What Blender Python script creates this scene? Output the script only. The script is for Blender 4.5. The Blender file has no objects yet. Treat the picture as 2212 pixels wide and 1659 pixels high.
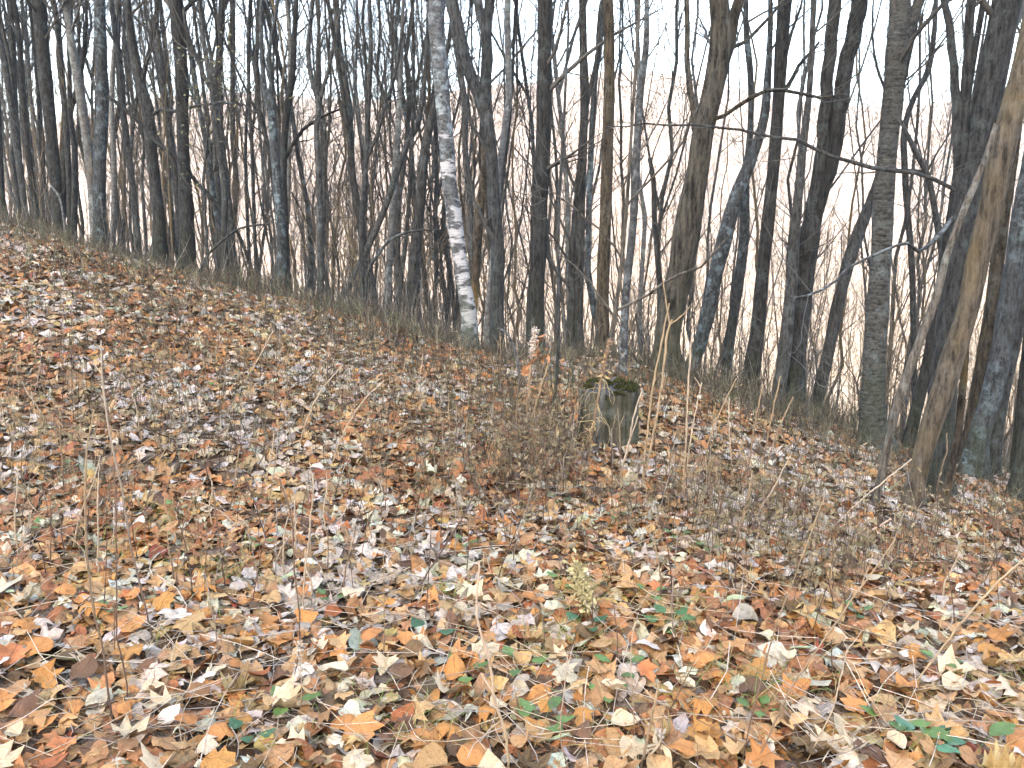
import bpy, math
import numpy as np
from mathutils import Vector, noise as mnoise

R = math.radians
rng = np.random.default_rng(7)
scene = bpy.context.scene
COL = scene.collection

# ------------------------------------------------------------------ camera, sky, sun, exposure
CAM_H, PITCH, HFOV = 1.5, R(11.0), R(62.0)
cam_d = bpy.data.cameras.new("camera")
cam = bpy.data.objects.new("camera", cam_d)
COL.objects.link(cam)
cam.location = (0, 0, CAM_H)
cam.rotation_euler = (R(90) - PITCH, 0, 0)
cam_d.sensor_width = 36
cam_d.lens = 18 / math.tan(HFOV / 2)
cam_d.clip_start = 0.05
cam_d.clip_end = 5000
scene.camera = cam

SUN_EL, SUN_AZ = R(18.0), R(200.0)          # low sun behind the wood, left of the camera
world = bpy.data.worlds.new("World")
scene.world = world
world.use_nodes = True
wn = world.node_tree
bg = wn.nodes["Background"]
sky = wn.nodes.new("ShaderNodeTexSky")
sky.sky_type = 'NISHITA'
sky.sun_disc = False
sky.sun_elevation = SUN_EL
sky.sun_rotation = SUN_AZ
sky.air_density = 1.0
sky.dust_density = 3.0
sky.ozone_density = 1.0
wn.links.new(sky.outputs[0], bg.inputs[0])
bg.inputs[1].default_value = 0.15

sun_d = bpy.data.lights.new("sun", 'SUN')
sun_d.energy = 5.0
sun_d.angle = R(0.5)
sun_d.color = (1.0, 0.87, 0.73)
sun = bpy.data.objects.new("sun", sun_d)
COL.objects.link(sun)
to_sun = Vector((math.sin(SUN_AZ) * math.cos(SUN_EL), math.cos(SUN_AZ) * math.cos(SUN_EL), math.sin(SUN_EL)))
sun.rotation_euler = to_sun.to_track_quat('Z', 'Y').to_euler()
sun.location = (0, -5, 30)

scene.view_settings.view_transform = 'Standard'
scene.view_settings.look = 'None'
scene.view_settings.gamma = 1
scene.view_settings.use_curve_mapping = False
scene.view_settings.exposure = 3.4
scene.render.engine = 'CYCLES'
scene.cycles.max_bounces = 6
scene.cycles.transparent_max_bounces = 4

# ------------------------------------------------------------------ ground shape and picture-to-place helpers
def sstep(a, b, t):
    t = np.clip((t - a) / (b - a), 0, 1)
    return t * t * (3 - 2 * t)

def sp(t, s):
    return s * np.logaddexp(0, t / s)

def ground_z(x, y):
    x = np.asarray(x, float); y = np.asarray(y, float)
    xl = np.minimum(np.maximum(-x, 0), 30); xr = np.minimum(np.maximum(x, 0), 14)
    z = 0.015 * np.clip(y, 0, 10)
    z = z + 0.135 * xl * sstep(1.0, 8.0, y)
    z = z - 0.305 * (sp(xr - 1.0, 0.25) - 0.0045) * sstep(2.7, 4.3, y)          # shoulder, then a hollow on the right
    z = z + 0.05 * np.sin(x * 1.3 + 0.6) * np.sin(y * 0.9 + 0.4) * sstep(2, 5, y) * (1 - sstep(14, 30, y))
    z = z + 0.02 * np.sin(x * 3.1 + 1) * np.sin(y * 2.7)
    yc = 9.7 + 0.8 * np.minimum(xl, 18) + 0.12 * xr
    d = np.maximum(y - yc, -20)
    z = z - np.minimum(0.50 * sp(d, 0.8), 70)                                 # slope falling into the valley
    z = z + np.minimum(0.52 * sp(-(y + 5), 1.2), 75)                          # unseen rise behind the camera, added to keep the sun off the near wood
    far = sstep(250, 640, y)
    z = z + far * (150 + 18 * np.sin(x * 0.006 + 1.0) + 9 * np.sin(x * 0.021))   # far valley side
    return z

CP, SP = math.cos(PITCH), math.sin(PITCH)
FU = 1106 / math.tan(HFOV / 2)
def ray(px, py):
    xc = (px - 1106) / FU; yc = -(py - 829.5) / FU
    return np.array([xc, CP + yc * SP, -SP + yc * CP])
def at(px, py, Y):
    d = ray(px, py); t = Y / d[1]
    return np.array([0, 0, CAM_H]) + d * t
def gpt(px, py, ymax=30):
    d = ray(px, py)
    Q = d[None] * TS[:, None]; h = Q[:, 2] + CAM_H - ground_z(Q[:, 0], Q[:, 1])
    hit = (h <= 0) | (Q[:, 1] > ymax)
    p = Q[np.argmax(hit) if hit.any() else -1].copy(); p[2] += CAM_H
    return p
TS = 1.004 ** np.arange(900)
def proj(P):
    P = np.asarray(P, float); v = P - np.array([0, 0, CAM_H])
    fz = v[..., 1] * CP - v[..., 2] * SP
    uy = v[..., 1] * SP + v[..., 2] * CP
    return 1106 + FU * v[..., 0] / fz, 829.5 - FU * uy / fz, fz

# ------------------------------------------------------------------ mesh helpers
class MB:
    """collects vertices, faces and a per-vertex tint, then links one mesh object"""
    def __init__(s):
        s.V = []; s.F3 = []; s.F4 = []; s.T = []; s.U = []; s.n = 0
    def add(s, V, F3=None, F4=None, tint=(1, 1, 1), uv=None):
        V = np.asarray(V, float).reshape(-1, 3)
        if F3 is not None and len(F3): s.F3.append(np.asarray(F3).reshape(-1, 3) + s.n)
        if F4 is not None and len(F4): s.F4.append(np.asarray(F4).reshape(-1, 4) + s.n)
        T = np.asarray(tint, float)
        s.T.append(np.broadcast_to(T, V.shape) if T.ndim == 1 else T)
        s.U.append(np.zeros((len(V), 2)) if uv is None else uv)
        s.V.append(V); s.n += len(V)
    def tubes(s, P, Rad, k=3, tint=(1, 1, 1), cap=False):
        """P (M,N,3), Rad (M,N)"""
        P = np.asarray(P, float); Rad = np.asarray(Rad, float)
        if P.ndim == 2: P = P[None]; Rad = Rad[None]
        M, N, _ = P.shape
        if M == 0: return
        t = np.gradient(P, axis=1)
        t /= np.linalg.norm(t, axis=2, keepdims=True) + 1e-9
        ref = np.where(np.abs(t[:, :1, 2:3]) > 0.7, np.array([1.0, 0, 0]), np.array([0, 0, 1.0]))
        b = np.cross(t, ref); b /= np.linalg.norm(b, axis=2, keepdims=True) + 1e-9
        n = np.cross(b, t)
        a = np.arange(k) * 2 * math.pi / k
        off = b[:, :, None, :] * np.cos(a)[:, None] + n[:, :, None, :] * np.sin(a)[:, None]
        V = P[:, :, None, :] + off * (Rad[:, :, None, None] if Rad.ndim == 2 else Rad[..., None])
        idx = np.arange(M * N * k).reshape(M, N, k)
        A = idx[:, :-1, :]; B = np.roll(A, -1, 2); D = idx[:, 1:, :]; C_ = np.roll(D, -1, 2)
        F4 = np.stack([A, B, C_, D], -1).reshape(-1, 4)
        F3 = None
        T = np.asarray(tint, float)
        if T.ndim == 2 and len(T) == M: T = np.repeat(T, N * k, 0)
        s.add(V.reshape(-1, 3), None, F4, T)
        if cap:
            for m in range(M):
                e = s.n - M * N * k + (m * N + N - 1) * k
                s.V.append(P[m, -1][None] + t[m, -1] * Rad[m, -1].mean() * 0.15); s.U.append(np.zeros((1, 2)))
                s.T.append(np.array([[1., 1, 1]]) * (T[0] if T.ndim == 2 else T)); s.n += 1
                s.F3.append(np.array([[e + i, e + (i + 1) % k, s.n - 1] for i in range(k)]))
    def mesh(s, name, smooth=True, uv=False):
        me = bpy.data.meshes.new(name)
        if s.n == 0: return me
        V = np.concatenate(s.V); T = np.concatenate(s.T)
        F3 = np.concatenate(s.F3) if s.F3 else np.zeros((0, 3), int)
        F4 = np.concatenate(s.F4) if s.F4 else np.zeros((0, 4), int)
        me.vertices.add(len(V)); me.vertices.foreach_set("co", V.astype(np.float32).ravel())
        li = np.concatenate([F3.ravel(), F4.ravel()]).astype(np.int32)
        me.loops.add(len(li)); me.loops.foreach_set("vertex_index", li)
        ls = np.concatenate([np.arange(len(F3)) * 3, len(F3) * 3 + np.arange(len(F4)) * 4]).astype(np.int32)
        me.polygons.add(len(ls)); me.polygons.foreach_set("loop_start", ls)
        me.polygons.foreach_set("use_smooth", np.full(len(ls), smooth))
        me.update(calc_edges=True)
        at_ = me.attributes.new("tint", 'FLOAT_COLOR', 'POINT')
        at_.data.foreach_set("color", np.c_[T, np.ones(len(T))].astype(np.float32).ravel())
        if uv:
            U = np.concatenate(s.U)
            u = me.attributes.new("leafuv", 'FLOAT2', 'POINT')
            u.data.foreach_set("vector", U.astype(np.float32).ravel())
        return me
    def obj(s, name, mat, parent=None, smooth=True, uv=False, origin=None):
        if origin is not None:
            s.V = [v - np.asarray(origin) for v in s.V]
        me = s.mesh(name, smooth, uv)
        me.materials.append(mat)
        o = bpy.data.objects.new(name, me); COL.objects.link(o)
        if parent is not None: o.parent = parent
        elif origin is not None: o.location = origin
        return o

def tag(o, label=None, cat=None, group=None, kind=None):
    if label: o["label"] = label
    if cat: o["category"] = cat
    if group: o["group"] = group
    if kind: o["kind"] = kind
    return o
def empty(name, loc):
    o = bpy.data.objects.new(name, None); o.empty_display_size = 0.2
    o.location = loc; COL.objects.link(o); return o

def spline(pts, n):
    """Catmull-Rom through pts (K,D), n samples"""
    pts = np.asarray(pts, float)
    if len(pts) == 2: 
        t = np.linspace(0, 1, n)[:, None]; return pts[0] * (1 - t) + pts[1] * t
    seg = np.maximum(np.linalg.norm(np.diff(pts[:, :min(3, pts.shape[1])], axis=0), axis=1), 1e-6); c = np.r_[0, np.cumsum(seg)]
    sl = np.diff(pts, axis=0) / seg[:, None]
    m = np.vstack([sl[:1], (sl[:-1] * seg[1:, None] + sl[1:] * seg[:-1, None]) / (seg[:-1] + seg[1:])[:, None], sl[-1:]])
    s_ = np.linspace(0, c[-1], n); i = np.clip(np.searchsorted(c, s_, 'right') - 1, 0, len(seg) - 1)
    h = seg[i][:, None]; u = (s_ - c[i])[:, None] / h
    return ((2 * u**3 - 3 * u**2 + 1) * pts[i] + (u**3 - 2 * u**2 + u) * h * m[i]
            + (3 * u**2 - 2 * u**3) * pts[i + 1] + (u**3 - u**2) * h * m[i + 1])

# ------------------------------------------------------------------ materials
def new_mat(name):
    m = bpy.data.materials.new(name); m.use_nodes = True
    nt = m.node_tree; b = nt.nodes["Principled BSDF"]
    return m, nt, b
def N(nt, typ, **kw):
    n = nt.nodes.new(typ)
    for k, v in kw.items():
        if k in n.inputs.keys() if hasattr(n.inputs, 'keys') else False: n.inputs[k].default_value = v
        else: setattr(n, k, v)
    return n
def ramp(nt, fac, stops):
    r = nt.nodes.new("ShaderNodeValToRGB")
    e = r.color_ramp.elements
    while len(e) < len(stops): e.new(0.5)
    for el, (p, c) in zip(e, stops):
        el.position = p; el.color = (*c, 1) if len(c) == 3 else c
    nt.links.new(fac, r.inputs[0]); return r.outputs[0]
def noise_tex(nt, vec, scale, detail=5, rough=0.6, typ=None):
    n = nt.nodes.new("ShaderNodeTexNoise"); n.inputs["Scale"].default_value = scale
    n.inputs["Detail"].default_value = detail; n.inputs["Roughness"].default_value = rough
    if typ: n.noise_type = typ
    if vec is not None: nt.links.new(vec, n.inputs["Vector"])
    return n.outputs[0]
def mapping(nt, vec, sc):
    m = nt.nodes.new("ShaderNodeMapping"); m.inputs["Scale"].default_value = sc
    nt.links.new(vec, m.inputs["Vector"]); return m.outputs[0]
def mix(nt, fac, a, b, mode='MIX'):
    m = nt.nodes.new("ShaderNodeMix"); m.data_type = 'RGBA'; m.blend_type = mode
    for s_, v in ((m.inputs[0], fac), (m.inputs[6], a), (m.inputs[7], b)):
        if isinstance(v, (int, float)): s_.default_value = v
        elif isinstance(v, tuple): s_.default_value = (*v, 1)
        else: nt.links.new(v, s_)
    return m.outputs[2]
def math_n(nt, op, a, b=None, clamp=False):
    m = nt.nodes.new("ShaderNodeMath"); m.operation = op; m.use_clamp = clamp
    for i, v in enumerate((a, b)):
        if v is None: continue
        if isinstance(v, (int, float)): m.inputs[i].default_value = v
        else: nt.links.new(v, m.inputs[i])
    return m.outputs[0]
def maprange(nt, v, a, b, c=0.0, d=1.0):
    m = nt.nodes.new("ShaderNodeMapRange"); nt.links.new(v, m.inputs[0])
    for i, x in enumerate((a, b, c, d)): m.inputs[i + 1].default_value = x
    return m.outputs[0]

def bark(name, dark, light, lichen=(0.30, 0.34, 0.32), lich=0.45, moss=0.0, fur=40, zs=0.24, bump=0.8, ring=0.0, white=0.0, yellow=None):
    m, nt, b = new_mat(name)
    tc = nt.nodes.new("ShaderNodeTexCoord"); oi = nt.nodes.new("ShaderNodeObjectInfo")
    obj = tc.outputs["Object"]
    off = nt.nodes.new("ShaderNodeVectorMath"); off.operation = 'ADD'
    comb = nt.nodes.new("ShaderNodeCombineXYZ")
    k = math_n(nt, 'MULTIPLY', oi.outputs["Random"], 37.0)
    for i in range(3): nt.links.new(k, comb.inputs[i])
    nt.links.new(obj, off.inputs[0]); nt.links.new(comb.outputs[0], off.inputs[1])
    v = off.outputs[0]
    st = mapping(nt, v, (1, 1, zs))
    f1 = noise_tex(nt, st, fur, 9, 0.62)
    f2 = noise_tex(nt, mapping(nt, v, (1, 1, min(1.0, zs * 2.2))), fur * 2.3, 6, 0.75)
    f = math_n(nt, 'ADD', math_n(nt, 'MULTIPLY', f1, 0.65), math_n(nt, 'MULTIPLY', f2, 0.35))
    c = ramp(nt, f, [(0.41, dark), (0.50, tuple((a + d) / 2 for a, d in zip(dark, light))), (0.60, light)])
    if ring:                                                       # horizontal papery bands
        rg = noise_tex(nt, mapping(nt, v, (2.2, 2.2, 30)), 1.6, 6, 0.7)
        c = mix(nt, math_n(nt, 'MULTIPLY', maprange(nt, rg, 0.45, 0.6), ring), c, tuple(x * 1.7 for x in light))
    if yellow:
        yv = maprange(nt, noise_tex(nt, mapping(nt, v, (1, 1, .5)), 2.2, 3), 0.45, 0.62)
        c = mix(nt, math_n(nt, 'MULTIPLY', yv, 0.75), c, mix(nt, f, tuple(x * .55 for x in yellow), yellow))
    ln = noise_tex(nt, v, 9.0, 10, 0.72)
    big = noise_tex(nt, v, 1.3, 3, 0.5)
    lm = math_n(nt, 'MULTIPLY', maprange(nt, ln, 0.50, 0.60), maprange(nt, big, 0.38, 0.60))
    c = mix(nt, math_n(nt, 'MULTIPLY', lm, lich), c, lichen)
    if white:
        sep = nt.nodes.new("ShaderNodeSeparateXYZ"); nt.links.new(obj, sep.inputs[0])
        wv = noise_tex(nt, mapping(nt, v, (3.0, 3.0, 9.0)), 1.15, 5, 0.62)
        hz = math_n(nt, 'MULTIPLY', maprange(nt, sep.outputs[2], 0.10, 0.28), maprange(nt, sep.outputs[2], 2.6, 1.3))
        wm = maprange(nt, math_n(nt, 'ADD', wv, math_n(nt, 'MULTIPLY', math_n(nt, 'SUBTRACT', hz, 1.0), 0.16)), 0.47, 0.52)
        wm = math_n(nt, 'MULTIPLY', wm, maprange(nt, sep.outputs[2], 0.08, 0.25))
        lines = noise_tex(nt, mapping(nt, v, (1, 1, 12)), 9, 4, 0.7)
        wc = mix(nt, maprange(nt, lines, 0.52, 0.66), (0.34, 0.34, 0.345), (0.15, 0.145, 0.135))
        c = mix(nt, math_n(nt, 'MULTIPLY', wm, white), c, wc)
    if moss:
        sep = nt.nodes.new("ShaderNodeSeparateXYZ"); nt.links.new(obj, sep.inputs[0])
        hm = maprange(nt, sep.outputs[2], 1.3, 0.0)
        mn = noise_tex(nt, v, 5, 6, 0.7)
        mm = math_n(nt, 'MULTIPLY', maprange(nt, math_n(nt, 'ADD', mn, math_n(nt, 'MULTIPLY', hm, 0.35)), 0.62, 0.78), moss)
        c = mix(nt, mm, c, (0.045, 0.062, 0.014))
    br = maprange(nt, oi.outputs["Random"], 0, 1, 0.8, 1.25)
    hs = nt.nodes.new("ShaderNodeHueSaturation"); nt.links.new(c, hs.inputs["Color"]); nt.links.new(br, hs.inputs["Value"])
    nt.links.new(hs.outputs[0], b.inputs["Base Color"])
    b.inputs["Roughness"].default_value = 0.9
    b.inputs["Specular IOR Level"].default_value = 0.2
    bp = nt.nodes.new("ShaderNodeBump"); bp.inputs["Strength"].default_value = bump; bp.inputs["Distance"].default_value = 0.045
    nt.links.new(f, bp.inputs["Height"]); nt.links.new(bp.outputs[0], b.inputs["Normal"])
    return m

def tint_mat(name, rough=0.8, spec=0.2, nscale=40, amt=0.5, trans=0.0, vein=False):
    m, nt, b = new_mat(name)
    a = nt.nodes.new("ShaderNodeAttribute"); a.attribute_name = "tint"
    tc = nt.nodes.new("ShaderNodeTexCoord")
    n = noise_tex(nt, tc.outputs["Object"], nscale, 5, 0.65)
    c = mix(nt, 1.0, a.outputs[0], ramp(nt, n, [(0.3, (1 - amt,) * 3), (0.5, (1, 1, 1)), (0.72, (1 + amt * 0.4,) * 3)]), 'MULTIPLY')
    if vein:
        u = nt.nodes.new("ShaderNodeAttribute"); u.attribute_name = "leafuv"
        sep = nt.nodes.new("ShaderNodeSeparateXYZ"); nt.links.new(u.outputs["Vector"], sep.inputs[0])
        ax = math_n(nt, 'ABSOLUTE', sep.outputs[0])
        mid = maprange(nt, ax, 0.008, 0.022, 1, 0)
        sv = math_n(nt, 'FRACT', math_n(nt, 'MULTIPLY', math_n(nt, 'SUBTRACT', sep.outputs[1], math_n(nt, 'MULTIPLY', ax, 0.8)), 5.5))
        sv = maprange(nt, math_n(nt, 'ABSOLUTE', math_n(nt, 'SUBTRACT', sv, 0.5)), 0.0, 0.07, 0.7, 0)
        vn = math_n(nt, 'MAXIMUM', mid, sv)
        c = mix(nt, math_n(nt, 'MULTIPLY', vn, 0.35), c, mix(nt, 1.0, c, (0.55, 0.5, 0.45), 'MULTIPLY'))
        blot = noise_tex(nt, tc.outputs["Object"], 17, 4, 0.6)
        c = mix(nt, math_n(nt, 'MULTIPLY', maprange(nt, blot, 0.52, 0.66), 0.6), c, mix(nt, 1.0, c, (0.62, 0.47, 0.36), 'MULTIPLY'))
        spn = noise_tex(nt, tc.outputs["Object"], 210, 2, 0.5)
        c = mix(nt, maprange(nt, spn, 0.69, 0.73), c, mix(nt, 1.0, c, (0.35, 0.28, 0.22), 'MULTIPLY'))
        bp = nt.nodes.new("ShaderNodeBump"); bp.inputs["Strength"].default_value = 0.5; bp.inputs["Distance"].default_value = 0.004
        nt.links.new(math_n(nt, 'ADD', n, vn), bp.inputs["Height"]); nt.links.new(bp.outputs[0], b.inputs["Normal"])
    nt.links.new(c, b.inputs["Base Color"])
    b.inputs["Roughness"].default_value = rough; b.inputs["Specular IOR Level"].default_value = spec
    return m

M = {}
M['grey'] = bark("bark_dark_furrowed", (0.0106, 0.0104, 0.0101), (0.0553, 0.0552, 0.0521), lichen=(0.1301, 0.1640, 0.1648), lich=0.30, moss=0.2)
M['mid'] = bark("bark_grey_brown", (0.0174, 0.0173, 0.0170), (0.0804, 0.0815, 0.0782), lichen=(0.1736, 0.2133, 0.2212), lich=0.34, moss=0.15, fur=46)
M['lichen'] = bark("bark_lichened", (0.0183, 0.0194, 0.0195), (0.0777, 0.0834, 0.0844), lichen=(0.1827, 0.2425, 0.2674), lich=0.9, moss=0.25, fur=42)
M['pale'] = bark("bark_pale_smooth", (0.0529, 0.0535, 0.0515), (0.1324, 0.1338, 0.1317), lich=0.5, fur=20, zs=1.2, bump=0.3)
M['birch'] = bark("bark_birch", (0.0292, 0.0302, 0.0303), (0.1017, 0.1053, 0.1071), lichen=(0.2113, 0.2503, 0.2655), lich=0.85, moss=0.3, fur=16, zs=2.0, bump=0.35, white=1.0)
M['oak'] = bark("bark_deep_ridges", (0.0100, 0.0091, 0.0071), (0.0959, 0.0855, 0.0658), lichen=(0.1552, 0.1728, 0.1514), lich=0.25, moss=0.2, fur=24, zs=0.16, bump=1.2)
M['yellow'] = bark("bark_ridged_tan", (0.0146, 0.0119, 0.0089), (0.0913, 0.0745, 0.0499), lich=0.12, fur=34, zs=0.2, bump=1.0)
M['ybirch'] = bark("bark_shaggy_birch", (0.0212, 0.0207, 0.0184), (0.0935, 0.0916, 0.0807), lichen=(0.1950, 0.2329, 0.2290), lich=0.45, moss=0.25, fur=18, zs=1.9, bump=1.0, ring=0.30)
M['dead'] = bark("wood_weathered_tan", (0.0274, 0.0228, 0.0169), (0.1233, 0.1019, 0.0739), lichen=(0.2191, 0.2274, 0.2049), lich=0.35, fur=40, zs=0.14, bump=0.8, yellow=(0.1734, 0.1292, 0.0623))
M['deadgrey'] = bark("wood_weathered_grey", (0.0320, 0.0282, 0.0232), (0.1369, 0.1200, 0.0962), lich=0.3, fur=44, zs=0.16, bump=0.7)
M['rot'] = bark("wood_rotten_dark", (0.0109, 0.0091, 0.0080), (0.1005, 0.0801, 0.0569), lich=0.3, fur=26, zs=0.16, bump=1.1, yellow=(0.2739, 0.1910, 0.0668))
M['spot'] = bark("bark_spotted_grey", (0.0274, 0.0281, 0.0278), (0.0960, 0.0990, 0.0988), lichen=(0.3014, 0.3442, 0.3550), lich=0.85, fur=24, zs=0.8, bump=0.4)
M['twig'] = tint_mat("twig_bark", 0.85, 0.15, 30, 0.4)
M['stem'] = tint_mat("dry_stem", 0.7, 0.25, 25, 0.35)
M['leaf'] = tint_mat("fallen_leaf", 0.65, 0.25, 48, 0.42, vein=True)
M['green'] = tint_mat("green_leaf", 0.5, 0.4, 40, 0.3)
M['moss'] = tint_mat("moss_fuzz", 0.95, 0.05, 120, 0.6)

# ------------------------------------------------------------------ ground
def ground_material():
    m, nt, b = new_mat("litter_soil")
    tc = nt.nodes.new("ShaderNodeTexCoord"); v = tc.outputs["Object"]
    vo = nt.nodes.new("ShaderNodeTexVoronoi"); vo.inputs["Scale"].default_value = 13
    nt.links.new(v, vo.inputs["Vector"])
    sep = nt.nodes.new("ShaderNodeSeparateColor"); nt.links.new(vo.outputs["Color"], sep.inputs[0])
    c = ramp(nt, sep.outputs[0], [(0.0, (0.07, 0.038, 0.02)), (0.3, (0.12, 0.068, 0.036)), (0.55, (0.16, 0.105, 0.065)), (0.8, (0.22, 0.17, 0.13)), (1.0, (0.13, 0.09, 0.06))])
    n = noise_tex(nt, v, 60, 6)
    c = mix(nt, 1.0, c, ramp(nt, n, [(0.3, (0.45,) * 3), (0.7, (1.1,) * 3)]), 'MULTIPLY')
    # the far valley side: bare pale woods and dry fields, colour only, with a warm glow painted in low down
    sx = nt.nodes.new("ShaderNodeSeparateXYZ"); nt.links.new(v, sx.inputs[0])
    fc = ramp(nt, noise_tex(nt, mapping(nt, v, (1, 1, 2.0)), 0.012, 8, 0.65), [(0.35, (0.092, 0.066, 0.052)), (0.5, (0.125, 0.096, 0.078)), (0.66, (0.165, 0.133, 0.112))])
    low = maprange(nt, sx.outputs[2], 10, -60)
    fc = mix(nt, math_n(nt, 'MULTIPLY', low, 0.8), fc, (0.185, 0.143, 0.093))          # yellower towards the valley floor, painting in the warm glow between trunks
    c = mix(nt, maprange(nt, sx.outputs[1], 90, 180), c, fc)
    nt.links.new(c, b.inputs["Base Color"]); b.inputs["Roughness"].default_value = 0.95
    b.inputs["Specular IOR Level"].default_value = 0.1
    bp = nt.nodes.new("ShaderNodeBump"); bp.inputs["Distance"].default_value = 0.03; bp.inputs["Strength"].default_value = 0.7
    nt.links.new(n, bp.inputs["Height"]); nt.links.new(bp.outputs[0], b.inputs["Normal"])
    return m
def axis_pts(lo, hi, c0, near, n):
    t = np.linspace(-1, 1, n); k = 6.2
    s_ = np.sinh(k * t) / math.sinh(k)
    return np.where(s_ < 0, c0 + s_ * (c0 - lo), c0 + s_ * (hi - c0))
gx = axis_pts(-900, 900, 0, 0, 260); gy = axis_pts(-170, 900, 6, 0, 300)
GX, GY = np.meshgrid(gx, gy)
GZ = ground_z(GX, GY)
ii = np.arange(GX.size).reshape(GX.shape)
mb = MB()
mb.add(np.c_[GX.ravel(), GY.ravel(), GZ.ravel()], None,
       np.stack([ii[:-1, :-1], ii[:-1, 1:], ii[1:, 1:], ii[1:, :-1]], -1).reshape(-1, 4))
ground = tag(mb.obj("ground", ground_material()), "wooded hillside floor of brown leaf litter falling away to a valley", kind="structure")

# haze over the valley
mb = MB()
hx, hy0, hy1, hz0, hz1 = 940, -180, 940, -78, 190
Vb = np.array([(x, y, z) for z in (hz0, hz1) for y in (hy0, hy1) for x in (-hx, hx)], float)
mb.add(Vb, None, [[0, 2, 3, 1], [4, 5, 7, 6], [0, 1, 5, 4], [2, 6, 7, 3], [0, 4, 6, 2], [1, 3, 7, 5]])
hm = bpy.data.materials.new("haze_air"); hm.use_nodes = True
hm.node_tree.nodes.remove(hm.node_tree.nodes["Principled BSDF"])
pv = hm.node_tree.nodes.new("ShaderNodeVolumePrincipled")
pv.inputs["Color"].default_value = (0.92, 0.95, 1.0, 1); pv.inputs["Density"].default_value = 0.0006; pv.inputs["Anisotropy"].default_value = 0.0
hm.node_tree.links.new(pv.outputs[0], hm.node_tree.nodes["Material Output"].inputs["Volume"])
tag(mb.obj("haze", hm, smooth=False), "thin pale haze filling the valley air", kind="stuff")

# ------------------------------------------------------------------ branch growth
def spawn(P, Rd, n_per, L, tr, ang, up, wig, Nn, r_, ratio=0.5, tip=0.25, rmax=1.0):
    """children of curves P (M,N,3): returns (M*n_per, Nn, 3), radii"""
    Mc, Np, _ = P.shape
    idx = np.repeat(np.arange(Mc), n_per); K = len(idx)
    t = r_.uniform(tr[0], tr[1], K) * (Np - 1); i = np.minimum(t.astype(int), Np - 2); u = (t - i)[:, None]
    A = P[idx, i]; B = P[idx, i + 1]
    start = A * (1 - u) + B * u
    d = B - A; d /= np.linalg.norm(d, axis=1, keepdims=True) + 1e-9
    q = r_.normal(size=(K, 3)); q -= (q * d).sum(1, keepdims=True) * d; q /= np.linalg.norm(q, axis=1, keepdims=True) + 1e-9
    a = r_.uniform(ang[0], ang[1], K)[:, None]
    d = np.cos(a) * d + np.sin(a) * q
    ln = r_.uniform(L[0], L[1], K) / (Nn - 1)
    out = np.empty((K, Nn, 3)); out[:, 0] = start
    for j in range(1, Nn):
        d = d + r_.normal(size=(K, 3)) * wig; d[:, 2] += up
        d /= np.linalg.norm(d, axis=1, keepdims=True) + 1e-9
        out[:, j] = out[:, j - 1] + d * ln[:, None]
    pr = Rd[idx, i] * (1 - u[:, 0]) + Rd[idx, i + 1] * u[:, 0]
    r0 = np.minimum(pr * ratio * r_.uniform(0.7, 1.1, K), rmax)
    rad = r0[:, None] * np.linspace(1, tip, Nn)[None]
    return out, rad

TW = np.array([0.085, 0.082, 0.075])
def crown(mb, P, Rd, r_, nb=10, tr=(0.35, 1.0), L=(0.9, 2.4), ang=(0.5, 1.1), up=0.12, sub=(6, 3), col=TW, rmin=0.0018, rmax=0.03, wig=0.16):
    """branches, branchlets and twigs for a stem curve P (N,3)"""
    b1, r1 = spawn(P[None], Rd[None], nb, L, tr, ang, up, wig, 6, r_, 0.45, 0.22, rmax)
    mb.tubes(b1, np.maximum(r1, rmin), 4, col * r_.uniform(0.7, 1.15, (len(b1), 1)))
    b2, r2 = spawn(b1, r1, sub[0], (L[0] * 0.28, L[1] * 0.42), (0.2, 1.0), (0.4, 1.0), up * 0.7, wig * 1.1, 5, r_, 0.55, 0.3, 0.011)
    mb.tubes(b2, np.maximum(r2, rmin), 3, col * r_.uniform(0.7, 1.2, (len(b2), 1)))
    if sub[1]:
        b3, r3 = spawn(b2, r2, sub[1], (L[0] * 0.12, L[1] * 0.20), (0.2, 1.0), (0.4, 1.0), up * 0.5, wig * 1.2, 3, r_, 0.6, 0.4, 0.005)
        mb.tubes(b3, np.maximum(r3, rmin * 0.75), 3, col * r_.uniform(0.75, 1.3, (len(b3), 1)))
    return b1

def trunk_tube(mb, P, Rd, k, relief=0.05, fr=9.0, seed=0.0, cap=True, ribs=0, fl=None):
    """trunk with uneven, ridged skin; P (N,3), Rd (N,)"""
    n = len(P)
    a = np.arange(k) * 2 * math.pi / k
    rr = np.empty((1, n, k))
    for i in range(n):
        for j in range(k):
            ca, sa = math.cos(a[j]), math.sin(a[j])
            q = Vector((P[i][0] * 0 + ca * Rd[i] * fr + seed, sa * Rd[i] * fr - seed, P[i][2] * 1.6 + seed))
            v = mnoise.noise(q) * 1.0 + 0.6 * mnoise.noise(Vector((ca * 2.6 + seed, sa * 2.6, P[i][2] * 0.8)))
            if ribs: v += 0.9 * (abs(mnoise.noise(Vector((ca * ribs, sa * ribs, P[i][2] * 0.9 + seed)))) * 2 - 0.6)
            rr[0, i, j] = Rd[i] * (1 + relief * v)
            if fl is not None and fl[i] > .01: rr[0, i, j] *= 1 + fl[i] * max(0.15, .55 + 1.5 * mnoise.noise(Vector((ca * 1.7 + seed, sa * 1.7, seed))))
    t = np.asarray(P)[None]
    mb.tubes(t, rr, k, (1, 1, 1), cap)
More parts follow.
